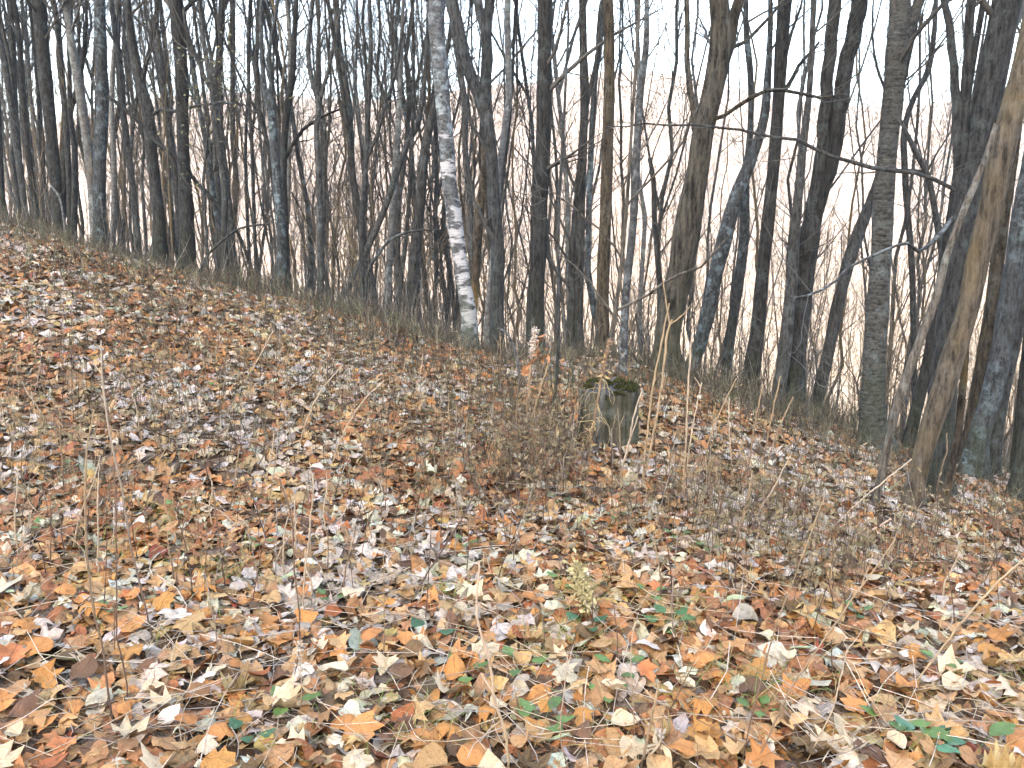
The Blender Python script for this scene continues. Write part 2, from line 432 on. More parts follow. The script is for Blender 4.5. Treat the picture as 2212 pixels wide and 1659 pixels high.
def px_curve(pts, Y, lean=0.0):
    """polyline of (u, v, width) in picture units to world points and radii at depth Y (leaning by lean m per m)"""
    P = []; Rd = []
    z0 = None
    for (u, v, w) in pts:
        p = at(u, v, Y)
        if z0 is None: z0 = p[2]
        if lean: p = at(u, v, Y + lean * (p[2] - z0))
        P.append(p); Rd.append(max(w, 1.2) / FU * (p[1] * CP) * 0.5)
    return np.array(P), np.array(Rd)

def traced_tree(name, label, mat, pts, Y=None, limbs=(), ext=4.0, nb=9, tr=(0.45, 1.0), L=(0.8, 2.2), lean=0.0, flare=0.45, relief=0.06,
                cat="tree", k=None, ribs=2, sub=(6, 3), group=None, col=TW, broken=False, sides=None):
    r_ = np.random.default_rng(abs(hash(label)) % 1 + len(label) * 31 + int(pts[0][0]) * 7)
    if Y is None: Y = gpt(pts[0][0], pts[0][1])[1]
    P, Rd = px_curve(pts, Y, lean)
    # carry the stem down into the soil
    d = P[0] - P[1]; d /= np.linalg.norm(d)
    if d[2] > -0.3: d = np.array([0, 0, -1.0])
    p = P[0].copy(); steps = []
    gz = float(ground_z(p[0], p[1]))
    if p[2] > gz:
        q = p + d * (p[2] - gz) / max(-d[2], 0.3)
        for _ in range(12):                          # follow the slope down to the soil
            gq = float(ground_z(q[0], q[1]))
            if q[2] > gq + 0.01: q = q + d * (q[2] - gq) / max(-d[2], 0.3)
        if np.linalg.norm(q - P[0]) < 0.3: P[0] = q
        else: P = np.vstack([q, P]); Rd = np.r_[Rd[0] * 1.06, Rd]
        base = q
    else: base = p
    base = np.array([base[0], base[1], float(ground_z(base[0], base[1]))])
    if ext and not broken:
        e = P[-1] - P[-2]; e /= np.linalg.norm(e); e = e * 0.7 + np.array([0, 0, 0.3]); e /= np.linalg.norm(e)
        P = np.vstack([P, P[-1] + e * ext * 0.5 + r_.normal(size=3) * 0.1, P[-1] + e * ext + r_.normal(size=3) * 0.25])
        Rd = np.r_[Rd, Rd[-1] * 0.7, Rd[-1] * 0.3]
    length = np.linalg.norm(np.diff(P, axis=0), axis=1).sum()
    near = Y < 16
    n = int(np.clip(length / (0.11 if near else 0.25), 14, 70))
    C4 = spline(np.c_[P, Rd], n); Pc, Rc = C4[:, :3], np.maximum(C4[:, 3], 0.004)
    # extra below-ground stub, root flare
    hgt = Pc[:, 2] - base[2]
    fl = flare * 1.5 * np.exp(-np.maximum(hgt, 0) / (1.1 * Rc[0] + 0.05)); fl = np.r_[fl[0], fl]
    Rc = Rc * (1 + 0.03 * np.sin(np.arange(n) * 0.9 + r_.uniform(0, 6)) + r_.normal(size=n) * 0.012)
    stub = Pc[0] - np.array([0, 0, 0.25]); Pc = np.vstack([stub, Pc]); Rc = np.r_[Rc[0] * 1.05, Rc]
    root = tag(empty(name, base), label, cat, group)
    mb = MB()
    kk = k or (20 if Rc[1] / Y > 0.006 else 12 if Rc[1] / Y > 0.003 else 8)
    trunk_tube(mb, Pc - base, Rc, kk, relief, seed=r_.uniform(0, 50), ribs=ribs, fl=fl)
    mb.obj("trunk", mat, root)
    mc = MB()
    stems = [(Pc[1:] - base, Rc[1:])]
    if Y > 11 and nb > 4: nb = int(nb * 1.5)
    for lp in limbs:
        opt = {}
        if isinstance(lp, tuple): lp, opt = lp
        LP, LR = px_curve(lp, Y + opt.get('dy', 0.0))
        dy = opt.get('sweep', 0.0)
        if dy: LP = LP + np.array([0, 1, 0]) * (np.linspace(0, 1, len(LP)) ** 1.2 * dy)[:, None]
        if opt.get('ext', 1.0 if lp[-1][1] < 12 else 0):
            e = LP[-1] - LP[-2]; e /= np.linalg.norm(e); x = opt.get('ext', 3.0)
            LP = np.vstack([LP, LP[-1] + (e * 0.8 + np.array([0, 0, 0.2])) * x]); LR = np.r_[LR, LR[-1] * 0.35]
        ll = np.linalg.norm(np.diff(LP, axis=0), axis=1).sum()
        C4 = spline(np.c_[LP, LR], int(np.clip(ll / 0.14, 8, 50)))
        lPc, lRc = C4[:, :3] - base, np.maximum(C4[:, 3], 0.002)
        lPc[1:] += r_.normal(size=(len(lPc) - 1, 3)) * 0.006
        ml = MB(); trunk_tube(ml, lPc, lRc, 14 if lRc[0] / Y > 0.004 else 8, relief * 0.8, seed=r_.uniform(0, 50))
        ml.obj("limb", opt.get('mat', mat), root)
        if opt.get('twigs', True): stems.append((lPc, lRc))
    if nb:
        for q, (sP, sR) in enumerate(stems):
            if q == 0: crown(mc, sP, sR, r_, nb, tr, L, sub=sub, col=col)
            else: crown(mc, sP, sR, r_, max(5, nb // 2 + 1), (0.25, 1.0), (L[0] * .7, L[1] * .7), sub=sub, col=col)
        if mc.n: mc.obj("crown", M['twig'], root)
    return root, base

# ------------------------------------------------------------------ the trees one can tell apart (points: u, v, width in picture units)
TT = traced_tree
# left edge
TT("tree", "tall grey trunk patched with blue-green lichen where the left slope meets the wood", M['lichen'],
   [(214, 538, 29), (215, 480, 26), (215, 400, 26), (217, 320, 26), (221, 240, 25), (220, 160, 24), (217, 80, 23), (215, 0, 22)], 15.2, nb=8, tr=(.55, 1))
TT("tree", "thick dark straight trunk, stoutest near the upper left corner", M['grey'],
   [(130, 515, 24), (121, 400, 23), (114, 320, 24), (106, 240, 25), (97, 160, 26), (90, 80, 27), (84, 0, 28)], 17.0, nb=9)
TT("tree", "pale smooth trunk leaning left beside the thick dark corner trunk", M['pale'],
   [(204, 500, 18), (190, 320, 18), (178, 240, 18), (166, 160, 17), (152, 80, 16), (142, 0, 15)], 16.8, nb=8)
TT("tree", "dark mossy trunk with kinked leaning top, second stout one right of the lichened trunk", M['grey'],
   [(344, 558, 36), (344, 480, 26), (336, 400, 24), (326, 320, 24), (320, 240, 24), (304, 180, 20), (292, 132, 17), (280, 60, 14), (274, 0, 13)], 14.3, nb=8,
   limbs=[[(308, 188, 11), (316, 132, 10), (332, 80, 8), (340, 40, 5)],
          ([(328, 250, 7), (345, 244, 7), (360, 240, 7), (400, 246, 7), (440, 240, 6), (480, 237, 6), (520, 236, 5), (562, 242, 4), (600, 264, 3)], dict(sweep=-1.2, mat=M['lichen']))])
TT("tree", "slender dark trunk between the lichened trunk and the mossy kinked one", M['mid'],
   [(298, 532, 16), (294, 480, 15), (286, 400, 14), (276, 320, 14), (266, 240, 13), (264, 180, 12), (254, 100, 12), (240, 0, 11)], 15.6, nb=9,
   limbs=[[(281, 340, 7), (287, 280, 7), (296, 210, 6), (300, 150, 4)]])
TT("tree", "stout straight brown trunk at the crest, widest in the left third", M['grey'],
   [(405, 592, 34), (404, 480, 31), (400, 400, 28), (396, 320, 25), (394, 240, 25), (392, 160, 26), (386, 80, 27), (378, 0, 28)], 13.8, nb=8,
   limbs=[[(390, 40, 9), (405, 15, 9), (425, -5, 8)]])
TT("tree", "slim curving trunk just left of the stout straight brown trunk", M['mid'],
   [(392, 565, 14), (384, 440, 14), (376, 360, 14), (364, 280, 14), (356, 200, 12), (348, 120, 11), (338, 60, 11), (340, 0, 10)], 14.6, nb=10)
TT("tree", "slim trunk with S-bend and raised left limb, right of the stout brown trunk", M['mid'],
   [(488, 600, 14), (484, 480, 13), (486, 400, 13), (476, 340, 13), (462, 224, 12), (448, 140, 10), (436, 60, 9), (430, 0, 8)], 13.6, nb=10,
   limbs=[[(461, 205, 8), (440, 160, 8), (420, 110, 8), (402, 60, 7), (396, 20, 6)]])
TT("tree", "upright forked trunk with blue-grey bark, left one of a touching pair", M['lichen'],
   [(608, 668, 22), (608, 520, 20), (600, 400, 20), (592, 320, 19), (588, 260, 17), (572, 192, 12), (566, 120, 10), (564, 40, 9), (566, 0, 8)], 12.2, nb=10,
   limbs=[[(590, 250, 9), (584, 180, 8), (582, 110, 8), (595, 40, 7), (600, 0, 6)]])
TT("tree", "straight dark trunk with arm reaching right, right one of a touching pair", M['grey'],
   [(622, 650, 18), (614, 480, 18), (612, 360, 16), (620, 240, 15), (632, 160, 13), (636, 80, 11), (640, 0, 10)], 12.8, nb=10,
   limbs=[[(616, 345, 7), (656, 280, 7), (690, 256, 6), (736, 236, 4)]])
TT("tree", "slim trunk parting into a tall narrow V, right of the touching pair", M['mid'],
   [(692, 645, 16), (692, 480, 15), (688, 360, 13), (684, 280, 13), (688, 220, 12), (676, 180, 11), (666, 120, 10), (672, 40, 9), (676, 0, 8)], 12.2, nb=10,
   limbs=[[(688, 230, 9), (704, 168, 8), (720, 108, 8), (732, 40, 6), (745, 0, 5)]])
TT("tree", "thin wand-like grey tree left of the touching trunk pair", M['mid'],
   [(552, 560, 8), (548, 440, 8), (544, 320, 8), (538, 200, 8), (536, 110, 7), (540, 0, 6)], 14.5, nb=12)
TT("tree", "thin crooked tree right of the S-bend trunk", M['mid'],
   [(508, 600, 9), (500, 480, 9), (488, 360, 9), (480, 304, 8), (478, 200, 7), (474, 100, 7), (482, 0, 5)], 13.9, nb=12)
for lab, pts, Y, mt in (
    ("slim upright trunk nearest the left picture edge under the blue sky corner", [(50, 500, 14), (44, 380, 13), (36, 280, 12), (30, 180, 11), (26, 100, 10), (24, 0, 9)], 19.5, 'mid'),
    ("slim left-leaning trunk crossing low behind the thick dark corner trunk", [(83, 500, 12), (70, 400, 12), (62, 340, 12), (52, 240, 12), (44, 120, 11), (36, 40, 10), (30, 0, 9)], 18.6, 'grey'),
    ("narrow trunk hugging the left side of the thick dark corner trunk", [(98, 490, 12), (88, 280, 10), (80, 160, 9), (72, 60, 9), (66, 0, 8)], 19.0, 'mid'),
    ("trunk bending out past the left picture edge", [(56, 470, 13), (38, 330, 14), (21, 208, 13), (7, 121, 13), (-4, 70, 12)], 18.2, 'mid'),
    ("upright trunk in the gap between dark corner trunk and pale leaning trunk", [(152, 470, 13), (145, 300, 12), (135, 173, 12), (121, 35, 11), (115, 0, 11)], 17.8, 'grey'),
    ("dark trunk leaning right behind the pale smooth trunk", [(136, 430, 15), (140, 330, 15), (150, 240, 14), (164, 201, 12), (180, 130, 8)], 18.4, 'grey'),
    ("lower dark stem just right of the thick dark corner trunk", [(160, 480, 13), (162, 380, 13), (160, 312, 12), (153, 260, 11), (150, 150, 8)], 17.6, 'mid'),
    ("trunk cut by the left picture edge above the leafy bank", [(6, 480, 14), (2, 400, 14), (-2, 300, 13), (-8, 180, 12)], 18.6, 'grey'),
    ("pale slender tree close to the right of the lichened trunk", [(244, 520, 11), (246, 347, 11), (241, 243, 10), (244, 139, 9), (253, 40, 8), (250, 0, 7)], 16.2, 'pale')):
    TT("tree", lab, M[mt], pts, Y, nb=11)
TT("tree", "thin tan sapling stem catching light beside the mossy kinked trunk", M['dead'], [(374, 560, 6), (366, 416, 5), (360, 300, 4), (356, 240, 3)], 13.9, ext=1.0, nb=6, L=(.4, 1.0))

# middle
TT("tree", "thin straight tree with long curving arms, left of the leaning grey stems", M['mid'],
   [(784, 668, 13), (781, 489, 12), (791, 342, 12), (796, 220, 11), (801, 98, 9), (798, 0, 8)], 11.4, nb=9,
   limbs=[[(793, 342, 8), (825, 254, 8), (859, 137, 7), (869, 73, 6), (880, 20, 4)], [(787, 320, 6), (775, 260, 6), (757, 140, 5), (733, 112, 4)]])
TT("tree", "slanting grey trunk leaning right in the thicket left of the birch", M['mid'],
   [(742, 636, 13), (800, 523, 14), (835, 440, 14), (859, 367, 14), (879, 313, 13), (900, 275, 12), (912, 215, 11), (921, 120, 9), (925, 0, 7)], 12.4, nb=9)
TT("tree", "pale grey upright tree behind the slanting trunk, left of the birch", M['pale'],
   [(835, 668, 17), (849, 440, 15), (864, 196, 11), (869, 49, 8), (872, 0, 6)], 13.2, nb=10)
TT("tree", "dark heavy-stemmed tree leaning right, between slanting grey trunk and birch", M['grey'],
   [(884, 668, 25), (893, 587, 24), (903, 489, 24), (908, 440, 23), (913, 367, 22), (923, 293, 19), (937, 235, 15), (955, 160, 11)], 11.6, nb=9)
TT("tree", "thin dark companion stem left of the heavy leaning tree", M['grey'],
   [(864, 640, 9), (879, 489, 9), (889, 342, 8), (893, 196, 8), (891, 0, 6)], 12.0, nb=10)
TT("birch_tree", "leaning birch with white peeling patches on the lower trunk", M['birch'],
   [(1011, 752, 38), (1015, 699, 34), (1006, 636, 32), (996, 577, 32), (986, 504, 32), (979, 455, 33), (969, 381, 33), (964, 303, 32), (957, 235, 32), (952, 161, 32), (945, 88, 32), (942, 29, 35), (945, 0, 34)],
   9.3, nb=5, tr=(.75, 1), k=24, relief=0.04, limbs=[([(936, 36, 12), (928, 26, 11), (924, 14, 8)], dict(twigs=False, ext=.05))])
TT("tree", "smooth grey tree forking high into a wide Y, right of the birch", M['mid'],
   [(1074, 744, 32), (1074, 660, 31), (1074, 538, 28), (1066, 416, 27), (1060, 318, 27), (1053, 262, 25), (1051, 235, 22)], 10.1, ext=0, nb=3, tr=(.3, .8), L=(.5, 1.4),
   limbs=[[(1055, 285, 20), (1040, 222, 25), (1011, 147, 26), (996, 98, 26), (986, 49, 27), (976, 0, 27)],
          [(1053, 275, 20), (1051, 196, 24), (1052, 122, 24), (1053, 64, 20), (1062, 0, 17)],
          [(1051, 90, 16), (1043, 50, 18), (1035, 20, 19), (1031, 0, 19)]])
TT("dead_tree", "broken rotten trunk showing yellow wood, between birch and Y-forked tree", M['rot'],
   [(1024, 660, 18), (1030, 538, 21), (1035, 465, 23), (1044, 391, 19), (1047, 330, 15), (1043, 313, 8)], 10.9, nb=0, ext=0, broken=True, relief=0.16)
TT("tree", "slender trunk hidden behind the birch, rising right of it", M['mid'],
   [(1019, 650, 15), (1016, 440, 13), (1006, 342, 13), (1001, 196, 13), (988, 122, 10), (977, 60, 8), (970, 0, 7)], 11.2, nb=9)
TT("tree", "tall ruler-straight dark trunk in the middle of the picture", M['grey'],
   [(1157, 752, 46), (1157, 636, 37), (1165, 538, 35), (1167, 440, 33), (1172, 342, 32), (1174, 245, 31), (1176, 122, 30), (1177, 0, 29)], 9.9, nb=7, tr=(.2, 1), L=(.6, 1.8), k=24, relief=.05)
TT("tree", "forked dark tree with twin close stems right of the ruler-straight trunk", M['grey'],
   [(1250, 745, 21), (1250, 611, 21), (1253, 489, 21), (1258, 342, 20), (1263, 220, 19), (1260, 98, 17), (1258, 0, 15)], 10.4, nb=11,
   limbs=[[(1268, 225, 10), (1280, 180, 10), (1290, 122, 10), (1294, 49, 9), (1300, 0, 8)], [(1231, 748, 17), (1236, 587, 17), (1245, 440, 14), (1256, 350, 12)]])
TT("tree", "straight ridged trunk with sunlit yellow-tan foot behind the stump", M['yellow'],
   [(1299, 785, 38), (1302, 636, 28), (1307, 489, 27), (1312, 342, 25), (1316, 196, 23), (1316, 98, 22), (1314, 0, 21)], 9.6, nb=8, k=24, relief=.06, ribs=3)
TT("tree", "thin grey tree speckled with white lichen spots, right of the yellow-footed trunk", M['spot'],
   [(1344, 812, 19), (1352, 640, 18), (1368, 480, 17), (1376, 320, 17), (1384, 187, 16), (1395, 107, 13), (1397, 0, 10)], None, nb=9, flare=.2)

# right of the middle
TT("dead_tree", "thin dead snag with pointed top beside the massive furrowed tree", M['grey'],
   [(1432, 700, 15), (1421, 560, 13), (1413, 453, 12), (1411, 384, 12), (1403, 341, 9)], 8.9, nb=0, ext=0, broken=True, relief=.1)
TT("tree", "massive bent tree with deeply furrowed bark and flared base", M['oak'],
   [(1440, 806, 84), (1440, 747, 60), (1450, 667, 56), (1470, 587, 56), (1483, 507, 57), (1496, 427, 54), (1507, 373, 47), (1517, 293, 44), (1536, 213, 44), (1552, 133, 46), (1556, 53, 44), (1552, 0, 40)],
   8.6, nb=6, tr=(.4, 1), k=30, relief=.07, ribs=4, flare=.15,
   limbs=[[(1556, 150, 20), (1572, 110, 22), (1582, 66, 23), (1590, 20, 23), (1596, 0, 22)], [(1505, 300, 15), (1499, 255, 15), (1488, 187, 13), (1485, 107, 12), (1483, 0, 11)],
          ([(1530, 262, 9), (1555, 255, 9), (1584, 235, 9), (1616, 211, 9), (1648, 208, 8), (1706, 229, 6), (1740, 235, 4)], dict(sweep=-.8)),
          ([(1560, 118, 10), (1584, 101, 9), (1648, 59, 8), (1706, 0, 7)], dict(sweep=.6))])
TT("tree", "leaning pale trunk with scorched-looking dark foot behind the massive tree", M['lichen'],
   [(1490, 800, 28), (1510, 747, 29), (1531, 667, 32), (1547, 587, 31), (1568, 507, 31), (1589, 427, 29), (1621, 347, 25), (1648, 267, 20), (1659, 160, 15), (1664, 60, 11)], 9.8, nb=8)
TT("tree", "wavy grey trunk crossing behind the leaning pale trunk", M['lichen'],
   [(1568, 806, 22), (1579, 720, 22), (1595, 613, 23), (1608, 507, 23), (1609, 430, 20), (1612, 373, 17), (1618, 320, 14), (1621, 160, 13), (1611, 53, 12), (1612, 0, 10)], 10.2, nb=9)
TT("tree", "clean dark pole-like trunk leaning slightly right, left of the double trunk", M['grey'],
   [(1624, 805, 38), (1635, 720, 31), (1645, 613, 29), (1659, 480, 27), (1672, 347, 25), (1680, 240, 25), (1688, 107, 27), (1696, 0, 28)], 9.6, nb=8, k=22,
   limbs=[[(1684, 215, 9), (1706, 175, 9), (1740, 125, 7), (1770, 90, 4)]])
TT("tree", "left slender stem leaning against the big double trunk", M['mid'],
   [(1680, 864, 30), (1696, 747, 29), (1712, 587, 24), (1723, 453, 18), (1733, 347, 15), (1747, 213, 13), (1755, 80, 12), (1757, 0, 11)], 9.05, nb=7)
TT("tree", "big brown double trunk splitting in two at mid height", M['grey'],
   [(1705, 882, 56), (1723, 693, 48), (1744, 533, 47), (1752, 490, 40), (1756, 465, 28)], 9.3, ext=0, nb=3, tr=(.4, .9), L=(.5, 1.5), k=28, relief=.05,
   limbs=[[(1746, 520, 24), (1752, 460, 26), (1768, 373, 26), (1781, 240, 26), (1792, 107, 26), (1803, 0, 26)], [(1752, 520, 26), (1766, 450, 28), (1792, 373, 31), (1813, 240, 32), (1835, 107, 32), (1849, 53, 32), (1857, 0, 33)]])
TT("tree", "slanting blue-grey trunk passing behind the shaggy yellowish trunk", M['mid'],
   [(1766, 858, 27), (1793, 747, 26), (1814, 640, 27), (1835, 560, 27), (1857, 496, 26), (1889, 416, 22), (1915, 330, 16), (1935, 250, 12)], 9.6, nb=7)
TT("tree", "shaggy yellowish-grey trunk with thick crown fork, standing before the leaning stems", M['ybirch'],
   [(1888, 968, 62), (1884, 884, 51), (1891, 747, 48), (1897, 640, 46), (1905, 533, 43), (1910, 427, 43), (1918, 320, 41), (1929, 213, 41), (1937, 107, 44), (1943, 53, 42), (1945, 0, 41)],
   8.2, nb=6, tr=(.4, 1), k=28, relief=.06,
   limbs=[[(1945, 105, 20), (1957, 75, 21), (1970, 40, 22), (1985, 0, 21)], ([(1934, 130, 14), (1926, 95, 13), (1924, 70, 11), (1924, 52, 7)], dict(twigs=False, ext=.05))])
TT("tree", "thin crooked tree with zigzag upper stem right of the shaggy trunk", M['mid'],
   [(1975, 850, 12), (1974, 747, 13), (1969, 560, 13), (1955, 373, 13), (1956, 267, 13), (1969, 224, 12), (2006, 149, 12), (2017, 80, 11), (2022, 0, 9)], 9.9, nb=10)
TT("tree", "thin left-bowed stem between zigzag tree and big mossy trunk", M['mid'],
   [(2040, 760, 13), (2038, 590, 14), (2022, 469, 13), (2001, 373, 13), (1974, 320, 12), (1955, 280, 8)], 9.7, nb=8, ext=1.5)
TT("tree", "dark trunk leaning right, low behind the thin dead pole", M['grey'],
   [(1976, 900, 25), (1996, 818, 24), (2014, 729, 24), (2035, 605, 23), (2050, 500, 20), (2066, 380, 16)], 9.0, nb=7)
TT("tree", "big mossy trunk on the right with two raised side stems", M['grey'],
   [(2012, 1062, 66), (2034, 880, 58), (2043, 747, 56), (2059, 640, 54), (2075, 533, 54), (2091, 427, 57), (2113, 320, 57), (2134, 213, 56), (2155, 107, 58), (2177, 0, 60)],
   None, nb=6, tr=(.3, 1), k=28, relief=.05,
   limbs=[[(2078, 470, 26), (2074, 400, 28), (2070, 340, 26), (2070, 213, 20), (2060, 160, 17), (2055, 70, 17), (2040, 0, 13)], [(2082, 430, 22), (2080, 320, 22), (2086, 187, 20), (2091, 107, 19), (2102, 0, 19)],
          ([(2065, 411, 9), (2040, 390, 9), (2000, 372, 9), (1935, 360, 10), (1890, 347, 9), (1830, 320, 8), (1780, 290, 8), (1740, 275, 7), (1622, 250, 6), (1500, 235, 5), (1350, 235, 3)], dict(sweep=1.1)),
          ([(2059, 469, 9), (2017, 507, 9), (1969, 544, 8), (1920, 525, 7), (1883, 527, 6), (1782, 565, 6), (1729, 597, 5), (1675, 616, 5), (1633, 619, 3)], dict(sweep=-.9, mat=M['spot']))])
TT("leaning_dead_tree", "barkless tan dead trunk leaning right across the big mossy trunk", M['dead'],
   [(1965, 1095, 42), (1985, 1014, 43), (2008, 930, 45), (2035, 847, 48), (2061, 763, 48), (2088, 680, 47), (2113, 560, 47), (2139, 453, 48), (2160, 347, 50), (2187, 240, 49), (2212, 140, 47), (2235, 40, 44)],
   None, nb=0, ext=1.5, k=26, relief=.07, ribs=2, flare=.25)
TT("leaning_dead_tree", "thin grey dead pole leaning right, nearest the shaggy trunk", M['deadgrey'],
   [(1891, 1085, 16), (1925, 930, 18), (1941, 863, 21), (1968, 790, 20), (1995, 713, 18), (2017, 660, 17), (2043, 560, 16), (2080, 459, 14), (2129, 341, 12), (2152, 267, 9)],
   None, nb=0, ext=0, k=14, relief=.06)
TT("dead_tree", "short dark snag with pale torn wood right of the tan dead trunk", M['rot'],
   [(2038, 1110, 17), (2054, 1013, 18), (2068, 947, 20), (2076, 880, 19), (2084, 800, 15), (2092, 735, 7)], None, nb=0, ext=0, broken=True, relief=.14)
TT("tree", "brown leaning trunk behind the short snag at the right side", M['yellow'],
   [(2089, 985, 30), (2113, 836, 30), (2138, 694, 29), (2156, 552, 27), (2175, 430, 22), (2195, 300, 18)], 8.4, nb=6)
TT("tree", "rough dark trunk with bluish lichen foot at the right side", M['lichen'],
   [(2106, 1000, 54), (2118, 930, 47), (2146, 836, 45), (2172, 700, 43), (2187, 600, 41), (2199, 516, 38), (2216, 400, 34), (2240, 260, 30)], 7.7, nb=6, k=26, relief=.09)
TT("tree", "grey trunk leaning off the right picture edge", M['mid'],
   [(2146, 985, 34), (2163, 854, 32), (2185, 760, 31), (2205, 660, 30), (2230, 520, 26)], 8.2, nb=6)
TT("tree", "narrow trunk clipped by the right picture edge at mid height", M['grey'],
   [(2199, 970, 26), (2212, 836, 25), (2226, 700, 23)], 8.6, nb=4)
TT("tree", "dark trunk foot poking in at the lower right edge", M['grey'],
   [(2194, 1080, 38), (2212, 985, 33), (2232, 880, 31), (2260, 740, 28)], None, nb=5)

# near saplings and leaning stems
def sapling(label, mat, pts, limbs, Y=None, name="sapling", **kw):
    return TT(name, label, mat, pts, Y, limbs=limbs, nb=kw.pop('nb', 3), ext=kw.pop('ext', .6), L=(.2, .6), sub=(3, 0), flare=.15, **kw)
sapling("tall thin tan sapling with opposite branches rising in front of the stump", M['deadgrey'],
        [(1286, 978, 12), (1295, 907, 12), (1304, 845, 11), (1315, 760, 10), (1334, 640, 9), (1355, 427, 8), (1363, 299, 7), (1379, 53, 6), (1382, 0, 5)],
        [([(1353, 445, 5), (1380, 410, 5), (1413, 373, 5), (1456, 315, 5), (1483, 245, 4)], dict(sweep=-.3)), ([(1360, 352, 5), (1408, 299, 4), (1440, 240, 4), (1470, 190, 3)], dict(sweep=.4)),
         ([(1330, 672, 6), (1385, 640, 6), (1430, 608, 6), (1504, 560, 5), (1530, 520, 4)], dict(sweep=-.4)), ([(1330, 690, 5), (1285, 624, 5), (1253, 587, 4), (1200, 540, 3)], dict(sweep=.3)),
         ([(1343, 560, 5), (1310, 510, 4), (1253, 470, 4), (1190, 420, 3)], dict(sweep=-.3))], nb=4)
sapling("wand-thin grey sapling left of the stump reaching the picture top", M['mid'],
        [(1196, 905, 8), (1206, 747, 8), (1206, 489, 7), (1221, 196, 6), (1226, 0, 5)], [], nb=7)
sapling("short bowed dead sapling with pale lichen right of the birch foot", M['spot'],
        [(1126, 842, 6), (1120, 797, 6), (1107, 742, 5), (1085, 712, 4), (1060, 712, 3)], [], nb=3, ext=0)
sapling("dead stem lying slantwise against the lichened trunk", M['grey'],
        [(560, 640, 8), (500, 480, 8), (430, 400, 9), (384, 344, 9), (336, 304, 10), (310, 274, 9), (270, 236, 8), (234, 208, 7)], [], 14.0, name="leaning_dead_tree", nb=2, ext=0)
sapling("dead bough arching right out of brush near the slanting trunks", M['mid'],
        [(790, 640, 6), (797, 580, 7), (819, 547, 7), (837, 523, 6), (861, 508, 6), (894, 499, 5), (960, 496, 3)], [], 11.0, name="leaning_dead_tree", nb=3, ext=0)
sapling("crooked dead bough arching over brush below the stout brown trunk", M['mid'],
        [(432, 590, 6), (445, 556, 6), (480, 520, 6), (512, 496, 5), (540, 488, 5), (584, 484, 3)], [], 13.0, name="leaning_dead_tree", nb=3, ext=0)
sapling("pale bare dead stick bent over at the far left bank", M['pale'],
        [(140, 505, 5), (137, 470, 5), (125, 420, 5), (108, 400, 4)], [], 16.0, name="dead_sapling", nb=1, ext=0)

# understory sapling that still holds small yellow-green leaves
root, b0 = TT("sapling", "bushy sapling still holding small yellow-green leaves by the stout brown trunk", M['mid'],
              [(450, 610, 7), (446, 500, 6), (440, 400, 5), (446, 320, 5), (452, 250, 4)], 12.6, ext=.5, nb=18, tr=(.3, 1), L=(.5, 1.3), sub=(5, 2), flare=.1)
cr = [c for c in root.children if c.name.startswith("crown")][0]
co = np.empty(len(cr.data.vertices) * 3, np.float32); cr.data.vertices.foreach_get("co", co); co = co.reshape(-1, 3)
pick = co[rng.choice(len(co), 330)]
ml = MB()
for p in pick:
    d = rng.normal(size=3); d /= np.linalg.norm(d); q = np.cross(d, rng.normal(size=3)); q /= np.linalg.norm(q)
    s_ = rng.uniform(.018, .034)
    ml.add([p, p + d * s_ + q * s_ * .45, p + d * s_ * 2, p + d * s_ - q * s_ * .45], None, [[0, 1, 2, 3]], np.array([.19, .18, .08]) * rng.uniform(.6, 1.2))
lo = ml.obj("leaves", M['green'], root, smooth=False); lo["kind"] = "stuff"

# landmarks used to say where the many look-alikes stand (picture units)
TREE_MARKS = [(20, "the left-edge trunks"), (112, "the thick dark corner trunk"), (180, "the pale leaning trunk"), (216, "the lichened trunk"), (276, "the slender dark trunk"),
    (330, "the mossy kinked trunk"), (402, "the stout brown trunk"), (482, "the S-bend trunk"), (545, "the wand-like tree"), (602, "the touching trunk pair"), (690, "the slim V tree"),
    (782, "the long-armed thin tree"), (850, "the slanting grey trunk"), (906, "the heavy dark leaning tree"), (980, "the birch"), (1040, "the broken yellow trunk"), (1072, "the Y-forked tree"),
    (1166, "the ruler-straight trunk"), (1252, "the twin-stemmed dark tree"), (1308, "the yellow-footed trunk"), (1370, "the white-speckled tree"), (1412, "the pointed snag"), (1490, "the massive furrowed tree"),
    (1585, "the leaning pale trunk"), (1662, "the pole-like trunk"), (1745, "the big double trunk"), (1870, "the slanting blue-grey trunk"), (1910, "the shaggy trunk"), (1960, "the zigzag tree"),
    (2020, "the thin left-bowed stem"), (2085, "the big mossy trunk"), (2145, "the tan dead trunk"), (2205, "the right-edge trunks")]
def tree_mark(u):
    m = min(TREE_MARKS, key=lambda q: abs(q[0] - u))
    return ("left of " if u < m[0] else "right of ") + m[1]
